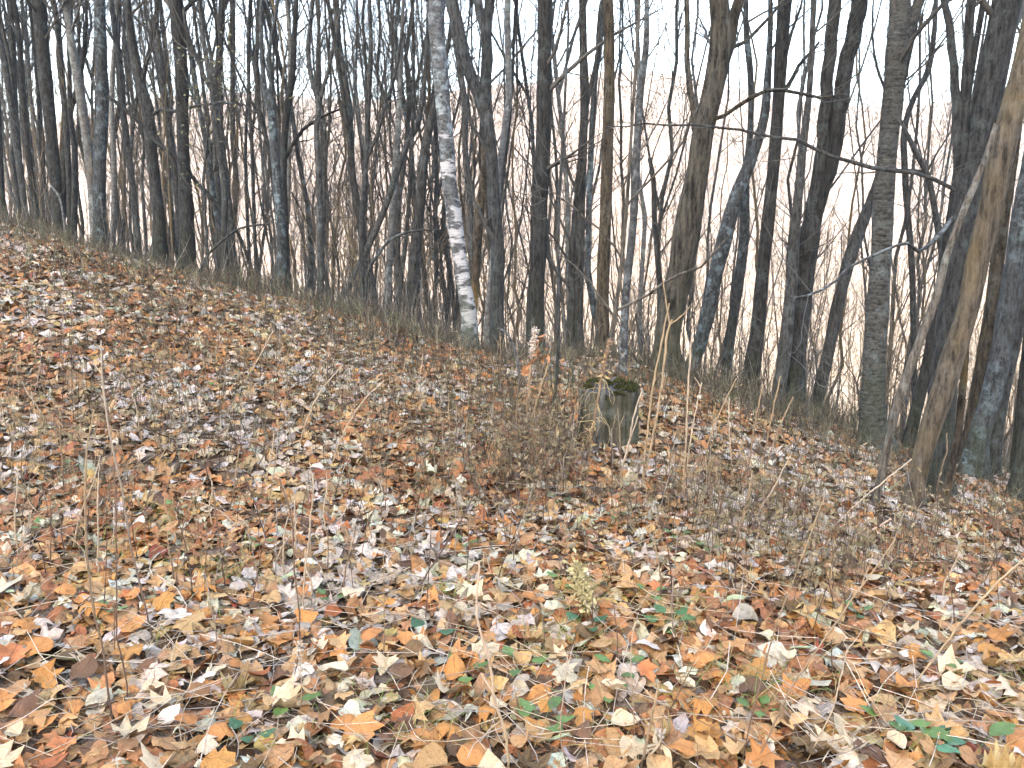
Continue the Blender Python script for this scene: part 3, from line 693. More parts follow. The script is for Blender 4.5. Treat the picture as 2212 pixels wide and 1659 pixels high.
GROUND_MARKS = [(1318, 930, "the stump"), (1150, 800, "the goldenrod"), (1060, 1400, "the curved pink stem"), (780, 1120, "the lichen-crusted branch"), (1262, 1270, "the straw-yellow plume"), (1011, 752, "the birch foot"),
    (1440, 830, "the furrowed tree's foot"), (285, 1180, "the forked straw stem"), (1800, 1350, "the two-pronged stem"), (648, 1520, "the whitish seed tuft"), (1965, 1095, "the tan dead trunk's foot"), (405, 620, "the stout brown trunk's foot"),
    (610, 700, "the touching trunk pair"), (214, 560, "the lichened trunk's foot"), (1600, 1120, "the stout tan stub"), (1540, 1203, "the weathered grey branch"), (1888, 985, "the shaggy trunk's foot"), (423, 815, "the pale straight twig"),
    (480, 1200, "the dark brown upright stem"), (70, 1046, "the level pale twig"), (2050, 1600, "the largest green leaf"), (890, 1172, "the orange split wood"), (400, 940, "the long level stems"), (1450, 1000, "the tall tan stems"),
    (700, 900, "the leaning bleached stem"), (1700, 900, "the double trunk's foot"), (120, 1400, "the lower left corner"), (2130, 1280, "the right-edge slanting stem")]
def ground_mark(u, v):
    return min(GROUND_MARKS, key=lambda q: math.hypot(q[0] - u, (q[1] - v) * 1.5))[2]

# ------------------------------------------------------------------ young trees in the thicket beyond the crest
def young_tree(kind, seed):
    r_ = np.random.default_rng(seed)
    h, rad, lab, mt, nb, tr, fork = kind
    n = 18
    z = np.linspace(0, h, n)
    wob = np.cumsum(r_.normal(size=(n, 2)) * 0.07, 0); wob -= wob[0]
    P = np.c_[wob, z]; Rd = rad * (1 - 0.8 * (z / h) ** 1.1) + 0.004
    Rd[0] *= 1.3
    mb = MB(); trunk_tube(mb, P, Rd, 8, 0.06, seed=seed)
    mc = MB(); stems = [(P, Rd)]
    for f in range(fork):
        b, r = spawn(P[None], Rd[None], 1, (h * .4, h * .6), (.15, .5), (.2, .45), .10, .05, 10, r_, .75, .25)
        trunk_tube(mb, b[0], r[0], 6, .05, seed=seed + f)
        stems.append((b[0], r[0]))
    for q, (a, b) in enumerate(stems):
        crown(mc, a, b, r_, nb if q == 0 else nb // 2 + 2, tr if q == 0 else (.2, 1), (h * .07, h * .20), (.4, 1.0), .14, (6, 3), rmin=.0024)
    return mb.mesh("trunk"), mc.mesh("crown"), lab, M[mt]
KINDS_ = [
    (13.0, .044, "slim grey-brown young tree ", 'mid', 20, (.25, 1), 2),
    (14.0, .050, "straight dark young tree ", 'grey', 16, (.35, 1), 1),
    (11.0, .028, "thin whip-like sapling ", 'mid', 22, (.15, 1), 1),
    (12.0, .036, "lichen-grey young tree ", 'lichen', 24, (.15, 1), 1),
    (9.0, .025, "very thin brown sapling ", 'dead', 24, (.08, 1), 0),
    (12.5, .034, "pale smooth young tree ", 'pale', 18, (.25, 1), 1),
]
variants = []
for i, kd in enumerate(KINDS_):
    for j in range(2):
        variants.append(young_tree(kd, 100 + i * 10 + j))
for m_ in variants:
    m_[0].materials.append(m_[3]); m_[1].materials.append(M['twig'])
NBG = 215
r_ = np.random.default_rng(21)
slots = np.interp((np.arange(NBG) + r_.uniform(0, 1, NBG)) / NBG, [0, .70, 1], [-240, 1120, 2460])
r_.shuffle(slots)
for i in range(NBG):
    u = slots[i]
    q = (u - 1106) / FU / CP
    # depth of the crest along this sight line
    Yc = 9.7 / (1 - 0.8 * -q) if q < 0 else 9.7 / (1 - 0.12 * q)
    Yc = min(Yc, 24)
    Y = Yc + 0.8 + r_.gamma(1.7, 6.0)
    Y = min(Y, 48)
    x = q * Y; z = float(ground_z(x, Y))
    v = r_.choice(len(variants), p=np.repeat([.09, .07, .11, .08, .10, .05], 2))
    tm, cm, lab, _ = variants[v]
    root = tag(empty("young_tree", (x, Y, z - 0.1)), lab.strip() + (", deep" if Y - Yc > 9 else ", close") + " behind the crest " + tree_mark(u), "tree", "young trees of the thicket beyond the crest")
    drop = max(0.0, 0.35 * (Y - Yc))
    s_ = r_.uniform(.8, 1.15) * (1 + drop / 22)
    root.scale = (s_, s_, s_)
    lx = q * .10 + r_.normal() * .05
    root.rotation_euler = (r_.normal() * .04, lx, r_.uniform(0, 6.28))
    for me, nm in ((tm, "trunk"), (cm, "crown")):
        o = bpy.data.objects.new(nm, me); COL.objects.link(o); o.parent = root

# farther woods down the slope, one mass of bare stems
mb = MB(); r_ = np.random.default_rng(5)
K = 60
Y = 30 + 75 * r_.uniform(0, 1, K) ** 1.3; X = r_.uniform(-.75, .75, K) * Y
H = r_.uniform(12, 19, K); Z = ground_z(X, Y)
t = np.linspace(0, 1, 9)
P = np.stack([X[:, None] + np.cumsum(r_.normal(size=(K, 9)) * .16, 1), Y[:, None] + np.cumsum(r_.normal(size=(K, 9)) * .16, 1), Z[:, None] + H[:, None] * t], -1)
rad = r_.uniform(.025, .08, K)[:, None] * (1 - .85 * t)
colr = np.array([.13, .11, .095]) * r_.uniform(.7, 1.2, (K, 1))
mb.tubes(P, rad, 5, colr)
b1, r1 = spawn(P, rad, 10, (1.5, 4.5), (.3, 1), (.35, .9), .12, .12, 5, r_, .5, .2)
mb.tubes(b1, np.maximum(r1, .006), 3, np.repeat(colr, 10, 0))
b2, r2 = spawn(b1, r1, 4, (.6, 1.6), (.3, 1), (.4, 1), .08, .15, 3, r_, .5, .3)
mb.tubes(b2, np.maximum(r2, .004), 3, np.repeat(colr, 40, 0))
tag(mb.obj("distant_woods", M['twig']), "bare grey woods on the slope falling away behind the thicket", "woods", kind="stuff")

mb = MB(); r_ = np.random.default_rng(6)                            # low whippy growth just past the crest
K = 700
U_ = r_.uniform(-150, 2380, K); q = (U_ - 1106) / FU / CP
Yc = np.where(q < 0, 9.7 / (1 + .8 * q), 9.7 / (1 - .12 * q)); Yc = np.minimum(Yc, 22)
Y = Yc + 1.0 + r_.gamma(1.6, 5.0, K); X = q * Y; Z = ground_z(X, Y)
H = r_.uniform(.8, 3.4, K) + .40 * (Y - Yc)
t = np.linspace(0, 1, 8)
P = np.stack([X[:, None] + np.cumsum(r_.normal(size=(K, 8)) * .06, 1) + r_.normal(size=(K, 1)) * .5 * t, Y[:, None] + np.cumsum(r_.normal(size=(K, 8)) * .06, 1), Z[:, None] + H[:, None] * t], -1)
rad = r_.uniform(.007, .02, K)[:, None] * (1 - .8 * t)
colr = np.array([(.17, .135, .09), (.11, .10, .085), (.22, .175, .11)])[r_.integers(0, 3, K)] * r_.uniform(.7, 1.2, (K, 1))
mb.tubes(P, rad, 4, colr)
b1, r1 = spawn(P, rad, 8, (.4, 1.2), (.3, 1), (.3, .8), .12, .12, 5, r_, .6, .4)
mb.tubes(b1, np.maximum(r1, .0025), 3, np.repeat(colr, 8, 0))
b2, r2 = spawn(b1, r1, 3, (.15, .45), (.3, 1), (.4, .9), .08, .15, 3, r_, .7, .5)
mb.tubes(b2, np.maximum(r2, .002), 3, np.repeat(colr, 24, 0))
tag(mb.obj("thicket", M['twig']), "tangle of thin tan and grey saplings just past the crest", kind="stuff")

# ------------------------------------------------------------------ fallen leaves
def leaf_shapes():
    half = {
        'maple': [(.07, .0), (.40, .03), (.24, .21), (.54, .50), (.36, .53), (.19, .53), (.23, .76)],
        'maple2': [(.10, -.04), (.44, .10), (.33, .24), (.52, .58), (.30, .56), (.20, .62), (.20, .80)],
        'oval': [(.12, .06), (.27, .22), (.34, .40), (.33, .56), (.26, .72), (.16, .86), (.07, .95)],
        'ovate': [(.16, .02), (.32, .14), (.40, .32), (.34, .54), (.24, .70), (.13, .84), (.05, .94)],
        'lance': [(.07, .05), (.13, .2), (.17, .4), (.16, .55), (.12, .7), (.08, .85), (.03, .95)],
        'ragged': [(.10, .03), (.34, .08), (.24, .26), (.46, .36), (.30, .52), (.38, .68), (.12, .82)],
    }
    out = {}
    for k, h in half.items():
        h = np.array(h)
        out[k] = np.vstack([[0, 0], h, [0, 1.0], (h * [-1, 1])[::-1]])
    return out
SHAPES = leaf_shapes()
def leaf_mesh(outline, r_, detail=2):
    o = outline + r_.normal(size=outline.shape) * .018
    o[:, 0] *= r_.uniform(.85, 1.15)
    n = len(o); c = np.array([0, .45])
    if detail == 2:
        mid = c + (o - c) * .55; mid[:, 0] *= .9
        V2 = np.vstack([c, mid, o])
        F = [[0, 1 + i, 1 + (i + 1) % n] for i in range(n)]
        for i in range(n):
            a, b, cc, d = 1 + i, 1 + (i + 1) % n, 1 + n + (i + 1) % n, 1 + n + i
            F += [[a, d, cc], [a, cc, b]]
    elif detail == 1:
        V2 = np.vstack([c, o]); F = [[0, 1 + i, 1 + (i + 1) % n] for i in range(n)]
    else:
        o = o[::2]; n = len(o); V2 = np.vstack([c, o]); F = [[0, 1 + i, 1 + (i + 1) % n] for i in range(n)]
    x, y = V2[:, 0], V2[:, 1] - .45
    z = r_.normal() * .40 * x**2 * 2 + r_.normal() * .30 * y**2 + abs(r_.normal()) * .20 * np.abs(x) * r_.choice([-1, 1])
    z = z + r_.normal() * .5 * x * y + .035 * np.sin(9 * x + r_.uniform(0, 6)) + .035 * np.sin(8 * y + r_.uniform(0, 6))
    rr = np.hypot(x * 1.4, y); z = z + r_.normal() * .6 * np.maximum(rr - .32, 0) ** 1.3 + r_.normal(size=len(x)) * .018
    # petiole
    V = np.c_[V2, z]; V[:, 1] -= .45
    p = V[1 + (n if detail == 2 else 0)]
    if detail:
        k = len(V); e = r_.normal(size=2) * .08
        V = np.vstack([V, p + [.012, 0, 0], p + [-.012, 0, 0], p + [e[0], -.38, .04 + abs(e[1])]])
        F.append([k, k + 1, k + 2])
    V[:, 2] -= V[:, 2].mean()
    uv = np.c_[V[:, 0], V[:, 1] + .45]
    return V, np.array(F), uv
PAL = np.array([(.43, .345, .26), (.39, .33, .305), (.36, .225, .12), (.35, .16, .055), (.24, .092, .036), (.27, .15, .078), (.115, .066, .038), (.36, .23, .09), (.33, .31, .25), (.54, .485, .43), (.21, .06, .035)])
PW = np.array([.15, .11, .175, .135, .125, .155, .085, .035, .05, .03, .006]); PW = PW / PW.sum()
def leaf_cols(n, r_):
    c = PAL[r_.choice(len(PAL), n, p=PW)]
    c = c * [1.03, 1.04, .92]
    return np.clip(c * r_.uniform(.75, 1.15, (n, 1)) * (1 + r_.normal(size=(n, 3)) * .05), .01, .75)
names_ = ['maple', 'maple2', 'oval', 'ovate', 'lance', 'ragged']; wts_ = [.15, .14, .22, .22, .09, .18]
def frames(X, Y, tilt, r_):
    n = len(X); e = .06
    gx_ = (ground_z(X + e, Y) - ground_z(X - e, Y)) / (2 * e); gy_ = (ground_z(X, Y + e) - ground_z(X, Y - e)) / (2 * e)
    nn = np.c_[-gx_, -gy_, np.ones(n)] + np.c_[r_.normal(size=(n, 2)) * tilt, np.zeros(n)]
    nn /= np.linalg.norm(nn, axis=1, keepdims=True)
    a = r_.uniform(0, 2 * math.pi, n); t = np.c_[np.cos(a), np.sin(a), np.zeros(n)]
    t -= (t * nn).sum(1, keepdims=True) * nn; t /= np.linalg.norm(t, axis=1, keepdims=True)
    return t, np.cross(nn, t), nn
def scatter_leaves(mb, X, Y, size, lift, tilt, detail, nvar, r_):
    n = len(X); t, b, nn = frames(X, Y, tilt, r_)
    Z = ground_z(X, Y) + lift
    cols = leaf_cols(n, r_)
    pn = np.sin(X * 2.1 + 1.3 * np.sin(Y * 1.1)) * np.sin(Y * 1.9 + X * .6 + 2) + .5 * np.sin(X * 4.7 + 1) * np.sin(Y * 4.1)
    sw = (r_.uniform(-.2, 1.9, n) < pn)                                       # drifts where one sort of leaf prevails
    cols[sw] = np.clip(np.array([(.37, .21, .09), (.33, .145, .055), (.23, .10, .045)])[r_.integers(0, 3, sw.sum())] * r_.uniform(.75, 1.2, (sw.sum(), 1)), .01, .7)
    sw = (r_.uniform(-.2, 2.4, n) < -pn)
    cols[sw] = np.clip(np.array([(.44, .37, .30), (.40, .335, .285), (.29, .235, .18)])[r_.integers(0, 3, sw.sum())] * r_.uniform(.75, 1.15, (sw.sum(), 1)), .01, .7)
    var = [leaf_mesh(SHAPES[names_[r_.choice(6, p=wts_)]], r_, detail) for _ in range(nvar)]
    w = r_.integers(0, nvar, n)
    for k, (V, F, uv) in enumerate(var):
        s_ = np.where(w == k)[0]
        if not len(s_): continue
        L = V[None] * size[s_, None, None]
        W = L[..., 0:1] * t[s_, None] + L[..., 1:2] * b[s_, None] + L[..., 2:3] * nn[s_, None] + np.c_[X, Y, Z][s_, None]
        nv = len(V)
        FF = F[None] + (np.arange(len(s_)) * nv)[:, None, None]
        edge = 1 + .10 * r_.normal(size=(len(s_), nv, 1))
        mb.add(W.reshape(-1, 3), FF.reshape(-1, 3), None, (cols[s_][:, None] * edge).reshape(-1, 3), np.tile(uv, (len(s_), 1)))
def zone(y0, y1, dens, r_, wx=.68, mx=1.3):
    A = (2 * mx + wx * (y0 + y1)) * (y1 - y0); n = int(A * dens)
    Y = np.sqrt(r_.uniform(0, 1, n) * (y1**2 - y0**2) + y0**2); X = r_.uniform(-1, 1, n) * (wx * Y + mx)
    return X, Y
mb = MB(); r_ = np.random.default_rng(11)
for (y0, y1, dn, s0, s1, lf, tl, det, nv) in ((.6, 4.2, 640, .05, .108, .024, .30, 2, 40), (4.2, 8.0, 420, .06, .12, .026, .32, 1, 40), (8.0, 13.0, 200, .06, .125, .03, .36, 1, 24), (13.0, 26.0, 95, .08, .14, .03, .36, 0, 20)):
    X, Y = zone(y0, y1, dn, r_)
    if y0 > 7:                                                     # nothing lies in view beyond the crest
        yc = 9.7 + .8 * np.maximum(-X, 0) + .12 * np.maximum(X, 0); kp = Y < yc + 2.5; X, Y = X[kp], Y[kp]
    sz = np.clip(np.exp(r_.normal(size=len(X)) * .28) * (s0 + s1) * .46, s0 * .6, s1 * 1.2)
    scatter_leaves(mb, X, Y, sz, r_.uniform(0, lf, len(X)), tl, det, nv, r_)
litter = tag(mb.obj("leaf_litter", M['leaf'], ground, smooth=True, uv=True), kind="stuff")

# the 300 leaves that lie uppermost in the foreground, each its own piece
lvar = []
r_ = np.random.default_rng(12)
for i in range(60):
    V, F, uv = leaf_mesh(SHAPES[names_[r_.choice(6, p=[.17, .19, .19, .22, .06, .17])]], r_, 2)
    m1 = MB(); m1.add(V, F, None, leaf_cols(1, r_)[0] * [1.12, 1.08, 1.02] * (1 + .08 * r_.normal(size=(len(V), 1))), uv)  # tint lifted and warmed to paint in the light pooling on the near leaves
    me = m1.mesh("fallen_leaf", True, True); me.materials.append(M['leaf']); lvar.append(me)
cells = [(i, j) for i in range(25) for j in range(12)]
px = np.array([(i + r_.uniform(-.1, 1.1)) / 25 * 2290 - 40 for i, j in cells]); py = np.array([1265 + ((j + r_.uniform(-.1, 1.1)) / 12) ** 1.0 * 420 for i, j in cells])
G = np.array([gpt(a, b) for a, b in zip(px, py)])
t, b, nn = frames(G[:, 0], G[:, 1], .24, r_)
from mathutils import Matrix
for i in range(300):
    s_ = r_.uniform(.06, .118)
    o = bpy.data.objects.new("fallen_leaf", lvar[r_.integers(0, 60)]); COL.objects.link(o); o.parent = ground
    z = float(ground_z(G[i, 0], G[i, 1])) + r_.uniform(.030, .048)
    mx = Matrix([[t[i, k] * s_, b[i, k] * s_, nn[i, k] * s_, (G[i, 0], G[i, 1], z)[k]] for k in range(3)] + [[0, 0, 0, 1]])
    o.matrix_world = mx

# ------------------------------------------------------------------ the stump
sb = gpt(1318, 966); sy = sb[1]; sr = 64 / FU * (sy + .1)
sb = np.array([gpt(1320, 966)[0], sy + sr * .8, 0.0]); sb[2] = float(ground_z(sb[0], sb[1]))
stump = tag(empty("tree_stump", sb), "low weathered tree stump topped with green moss among the dry stems", "stump")
r_ = np.random.default_rng(3)
mb = MB(); nz, k = 16, 44
hgt = .36
a = np.arange(k) * 2 * math.pi / k
prof = np.array([1 + .05 * math.sin(2 * x + 1) + .04 * math.sin(5 * x) + .10 * (abs(mnoise.noise(Vector((math.cos(x) * 4, math.sin(x) * 4, 3.3)))) * 2 - .5) for x in a])
top = hgt + .025 * np.sin(a + .6) + np.array([.03 * mnoise.noise(Vector((math.cos(x) * 2.5, math.sin(x) * 2.5, 9))) for x in a])
rows = []
for i in range(nz):
    f = i / (nz - 1)
    fl = 1 + .22 * (1 - f) ** 4
    rows.append(np.c_[sr * prof * fl * np.cos(a), sr * prof * fl * np.sin(a), -.12 + (top + .12) * f])
V = np.vstack(rows); V += r_.normal(size=V.shape) * .0025
idx = np.arange(nz * k).reshape(nz, k)
mb.add(V, None, np.stack([idx[:-1], np.roll(idx[:-1], -1, 1), np.roll(idx[1:], -1, 1), idx[1:]], -1).reshape(-1, 4))
m_st = bark("stump_wood", (0.014, 0.012, 0.010), (0.105, 0.088, 0.068), lichen=(.26, .28, .25), lich=.35, moss=.25, fur=20, zs=.05, bump=1.0)
mb.obj("stump_body", m_st, stump)
mb = MB(); rings = 7; pr = [np.array([[0, 0, float(top.mean()) - .03]])]
for j in range(1, rings + 1):
    f = j / rings
    zz = (top.mean() - .03) * (1 - f**2) + (top - .004) * f**2 + r_.normal(size=k) * .006
    pr.append(np.c_[sr * prof * f * .985 * np.cos(a), sr * prof * f * .985 * np.sin(a), zz])
V = np.vstack(pr); F3 = [[0, 1 + i, 1 + (i + 1) % k] for i in range(k)]
F4 = [[1 + (j - 1) * k + i, 1 + j * k + i, 1 + j * k + (i + 1) % k, 1 + (j - 1) * k + (i + 1) % k] for j in range(1, rings) for i in range(k)]
mb.add(V, F3, F4)
m_top = bark("stump_top", (0.02, 0.02, 0.02), (0.085, 0.082, 0.078), lichen=(.28, .31, .29), lich=.5, fur=16, zs=1, bump=.8)
mb.obj("cut_top", m_top, stump)
def moss_clump(mb, c, rx, ry, h, r_, n=220, fz=.02, normal=(0, 0, 1)):
    """a lumpy pad of short green shoots"""
    aa = r_.uniform(0, 2 * math.pi, n); q = np.sqrt(r_.uniform(0, 1, n))
    x = q * np.cos(aa) * rx; y = q * np.sin(aa) * ry
    z = h * (1 - q**2) * (1 + .4 * r_.normal(size=n))
    p = np.c_[x, y, z] + c
    d = np.c_[x / rx * .5, y / ry * .5, np.ones(n)] + r_.normal(size=(n, 3)) * .45
    d /= np.linalg.norm(d, axis=1, keepdims=True)
    s_ = np.cross(d, r_.normal(size=(n, 3))); s_ /= np.linalg.norm(s_, axis=1, keepdims=True)
    ln = fz * r_.uniform(.6, 1.4, (n, 1))
    V = np.stack([p - s_ * ln * .35, p + s_ * ln * .35, p + d * ln], 1).reshape(-1, 3)
    col = np.array([.048, .05, .018]) * r_.uniform(.6, 1.5, (n, 1)) * (1 + r_.normal(size=(n, 3)) * .12)
    mb.add(V, np.arange(n * 3).reshape(-1, 3), None, np.repeat(np.clip(col, .005, 1), 3, 0))
mb = MB()
for (ang, rad_, sx) in ((-.2, .75, .055), (-.7, .8, .05), (.4, .8, .05), (1.0, .75, .045), (2.2, .85, .05), (2.7, .8, .04), (-1.3, .85, .045), (-1.9, .88, .035), (.1, .35, .035), (1.6, .6, .04)):
    c = np.array([sr * rad_ * math.cos(ang), sr * rad_ * math.sin(ang), float(np.interp(ang % 6.283, a, top)) - .012])
    moss_clump(mb, c, sx, sx * .8, .022, r_, 320, .011)
mo = mb.obj("moss", M['moss'], stump, smooth=False); mo["kind"] = "stuff"

# moss pads: on the big right tree's foot, on the crest and along the stump
def moss_thing(u, v, rx, ry, h, label, n=900, tall=None, fz=.02, Y=None):
    p = gpt(u, v) if Y is None else at(u, v, Y)
    mb = MB(); r_ = np.random.default_rng(int(u * 3 + v))
    for _ in range(7):
        o = r_.normal(size=3) * [rx * .4, ry * .4, 0]
        if tall: o[2] = r_.uniform(0, tall)
        q = p + o
        if tall is None: q[2] = float(ground_z(q[0], q[1]))
        moss_clump(mb, q - p, rx * .55, ry * .55, h * r_.uniform(.6, 1.2), r_, n // 7, fz)
    return tag(mb.obj("moss", M['moss'], smooth=False, origin=p), label, "moss")
moss_thing(1945, 1050, .14, .12, .10, "dark green moss pad at the left foot of the big mossy trunk", 1400)
moss_thing(2030, 1060, .10, .10, .16, "bright green moss mound behind the tan dead trunk's foot", 1600)
moss_thing(885, 722, .32, .2, .07, "mossy hump in the brushwood left of the birch", 1200)
moss_thing(774, 706, .22, .16, .06, "small moss patch on the crest under the thin straight tree", 800)
moss_thing(615, 722, .18, .12, .07, "dark moss hump in the leaves below the touching trunk pair", 800)
moss_thing(660, 727, .20, .12, .03, "yellow-green moss patch in the leaves below the slim V tree", 700)
moss_thing(160, 528, .34, .2, .08, "moss bank left of the lichened trunk's foot", 900)
moss_thing(1560, 852, .26, .18, .06, "moss patch right of the massive furrowed tree's foot", 900)
moss_thing(1010, 752, .13, .13, .09, "moss collar around the birch foot", 1200)
moss_thing(1045, 862, .18, .14, .05, "moss patch in the leaves left of the stump", 700)

# ------------------------------------------------------------------ dry stalks
TAN = (.33, .24, .14); PALE = (.41, .33, .245); DARK = (.075, .045, .034); BRN = (.17, .11, .07); GREYT = (.30, .27, .24); PINK = (.50, .36, .26)
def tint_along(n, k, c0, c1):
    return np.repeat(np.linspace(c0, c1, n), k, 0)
def stalk_curve(mb, base, pts, Y, c0, c1, k=6, n=26, sweep=0.0, r_=None, nodes=True):
    P, Rd = px_curve(pts, Y)
    if base is not None: P[0] = base
    if sweep: P = P + np.array([0, 1, 0]) * (np.linspace(0, 1, len(P))**1.3 * sweep)[:, None]
    C4 = spline(np.c_[P, Rd], n)
    Pc, Rc = C4[:, :3], np.maximum(C4[:, 3], .0009)
    if r_ is not None:
        Pc[1:-1] += r_.normal(size=(n - 2, 3)) * Rc.mean() * .35
        if nodes: Rc[::5] *= 1.3
    mb.tubes(Pc, Rc, k, tint_along(n, k, c0, c1), cap=False)
    return Pc, Rc
def curled_leaf(mb, p, size, col, r_, droop=.6):
    n = 7; d = r_.normal(size=3); d[2] = -droop; d /= np.linalg.norm(d); P = [p]
    tw = r_.normal(size=3) * .5
    for i in range(n - 1):
        d = d + tw * .35 + r_.normal(size=3) * .18; d /= np.linalg.norm(d); P.append(P[-1] + d * size / n)
    P = np.array(P); s_ = np.cross(P[-1] - P[0], r_.normal(size=3)); s_ /= np.linalg.norm(s_) + 1e-9
    w = size * .13 * np.sin(np.linspace(.25, 3.0, n))[:, None]
    V = np.vstack([P - s_ * w, P + s_ * w])
    F = [[i, i + 1, n + i + 1, n + i] for i in range(n - 1)]
    mb.add(V, None, F, np.array(col) * r_.uniform(.8, 1.2))
STALKS = "dry stalks standing in the leaf litter"
def stalk(label, pts, c0=TAN, c1=None, forks=(), Y=None, lean=0.0, leaves=0, group=None, lcol=(.22, .16, .08)):
    r_ = np.random.default_rng(int(pts[0][0] * 13 + pts[0][1]))
    base = gpt(pts[0][0], pts[0][1]) if Y is None else at(pts[0][0], pts[0][1], Y)
    Y = base[1]
    pts = [(a, b, c * .82) for a, b, c in pts]; forks = [[(a, b, c * .82) for a, b, c in f] for f in forks]
    root = empty("dry_stalk", base); tag(root, label, "dry stalk", group)
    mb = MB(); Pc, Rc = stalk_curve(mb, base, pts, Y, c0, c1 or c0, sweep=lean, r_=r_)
    mb.V = [v - base for v in mb.V]; mb.obj("stem", M['stem'], root)
    for f in forks:
        mf = MB(); stalk_curve(mf, None, f, Y + lean * .6, c1 or c0, c1 or c0, n=12, r_=r_)
        mf.V = [v - base for v in mf.V]; mf.obj("side_stem", M['stem'], root)
    if leaves:
        ml = MB()
        for _ in range(leaves):
            curled_leaf(ml, Pc[r_.integers(5, len(Pc))] - base, r_.uniform(.03, .07), lcol, r_)
        o = ml.obj("withered_leaves", M['stem'], root, smooth=False)
    return root
# near and tall ones, each traced
stalk("pinkish tan curved stem rising from the bottom edge, thickest of the foreground", [(1101, 1672, 9), (1090, 1583, 9), (1070, 1516, 8), (1060, 1439, 8), (1044, 1383, 7), (1029, 1333, 7), (1030, 1289, 6), (1035, 1213, 5)], TAN, PINK)
stalk("thin pale stem with a kink near the bottom edge right of the curved pink stem", [(1229, 1668, 5), (1210, 1589, 4), (1217, 1506, 4), (1227, 1406, 3)], BRN, PALE)
stalk("short thick tan stem cut off square near the bottom edge", [(1382, 1668, 8), (1407, 1556, 7), (1424, 1473, 8)], BRN, TAN)
stalk("fine pale stem bending over a lavender leaf at lower right of centre", [(1372, 1600, 3), (1367, 1506, 3), (1364, 1389, 3), (1379, 1323, 2)], BRN, PALE)
stalk("long tan stem slanting up to a two-pronged tip at lower right", [(1621, 1662, 5), (1651, 1613, 5), (1675, 1556, 5), (1721, 1466, 5), (1775, 1389, 5), (1841, 1293, 5), (1881, 1239, 4), (1935, 1163, 3)], BRN, TAN, [[(1862, 1262, 4), (1880, 1215, 3), (1886, 1188, 2)]])
stalk("thin brown stem left of the two-pronged slanting stem", [(1601, 1662, 4), (1618, 1573, 4), (1645, 1466, 4), (1675, 1356, 4), (1708, 1266, 3), (1741, 1183, 3), (1768, 1106, 3), (1781, 1075, 2)], DARK, TAN)
stalk("yellowish stem slanting out past the right picture edge", [(1956, 1505, 4), (1981, 1469, 5), (2025, 1413, 5), (2091, 1329, 6), (2148, 1266, 6), (2212, 1209, 6), (2260, 1170, 5)], TAN, TAN)
stalk("white-tan stem with a small crosspiece top at lower right", [(1741, 1648, 3), (1781, 1569, 4), (1798, 1533, 4), (1811, 1483, 4), (1831, 1403, 4)], TAN, PALE, [[(1831, 1403, 3), (1815, 1375, 2), (1803, 1356, 2)], [(1831, 1403, 3), (1850, 1380, 2), (1862, 1362, 2)]])
stalk("long thin pale stem arching low toward the short dark snag", [(1765, 1160, 3), (1820, 1143, 3), (1875, 1124, 4), (1975, 1080, 4), (2065, 1050, 3)], TAN, PALE, lean=.5)
stalk("thick curled dead stem hooking left, low at the right", [(1828, 1182, 6), (1848, 1157, 7), (1881, 1147, 6), (1925, 1120, 5)], BRN, PINK)
stalk("stout tan stub stem in the dip right of centre", [(1588, 1168, 8), (1601, 1130, 8), (1618, 1064, 7), (1625, 1017, 5)], BRN, TAN)
stalk("pale stem bowed right beside the stout tan stub", [(1615, 1165, 4), (1635, 1114, 5), (1675, 1047, 4), (1711, 977, 3)], BRN, PALE)
stalk("tall yellow-tan stem with forked tip right of the stump, rearmost of its bunch", [(1388, 1042, 6), (1407, 964, 6), (1430, 830, 6), (1447, 704, 5), (1452, 690, 4)], TAN, TAN, [[(1447, 706, 4), (1437, 640, 3), (1432, 600, 2)], [(1449, 700, 4), (1475, 680, 3), (1490, 662, 2)]])
stalk("tall straight tan stem right of the stump, front one of its bunch", [(1386, 1060, 5), (1390, 1014, 5), (1397, 947, 5), (1414, 814, 5), (1434, 714, 4), (1446, 655, 3)], TAN, TAN)
stalk("tall pale stem standing clear in front of the massive furrowed tree", [(1474, 1070, 5), (1481, 964, 5), (1485, 864, 5), (1493, 744, 4), (1497, 690, 2)], TAN, PALE)
stalk("tan stem leaning right with tiny forked head before the furrowed tree", [(1476, 1072, 4), (1481, 1030, 4), (1495, 930, 4), (1511, 850, 3), (1516, 827, 3)], TAN, PALE, [[(1514, 838, 3), (1505, 822, 2), (1500, 815, 2)]])
stalk("slim tan stem leaning right behind the stout stub", [(1585, 1050, 4), (1575, 930, 4), (1575, 857, 3)], TAN, PALE)
for lab, pts in (("slanting tan stem above the dip, longest of the slanting ones", [(1528, 1085, 4), (1531, 957, 4), (1568, 863, 4), (1591, 817, 3)]),
                 ("tan stem in the dip with straight upper half", [(1614, 1030, 4), (1631, 914, 4), (1648, 830, 3)]),
                 ("upright tan stem nearest the double trunk's foot", [(1641, 1030, 4), (1658, 947, 4), (1671, 880, 4), (1686, 813, 3)]),
                 ("tan stem leaning toward the shaggy trunk in the dip", [(1650, 1020, 4), (1681, 930, 4), (1713, 857, 3)])):
    stalk(lab, pts, BRN, TAN)
stalk("reddish tan stem leaning right before the goldenrod", [(1122, 965, 5), (1127, 957, 5), (1160, 864, 5), (1184, 790, 4)], BRN, TAN)
stalk("pale stem with bent waist at the right side of the stump", [(1330, 1060, 5), (1354, 980, 5), (1370, 897, 5), (1387, 844, 4)], BRN, PALE, [[(1346, 1000, 4), (1362, 945, 4), (1374, 912, 3), (1378, 898, 2)]])
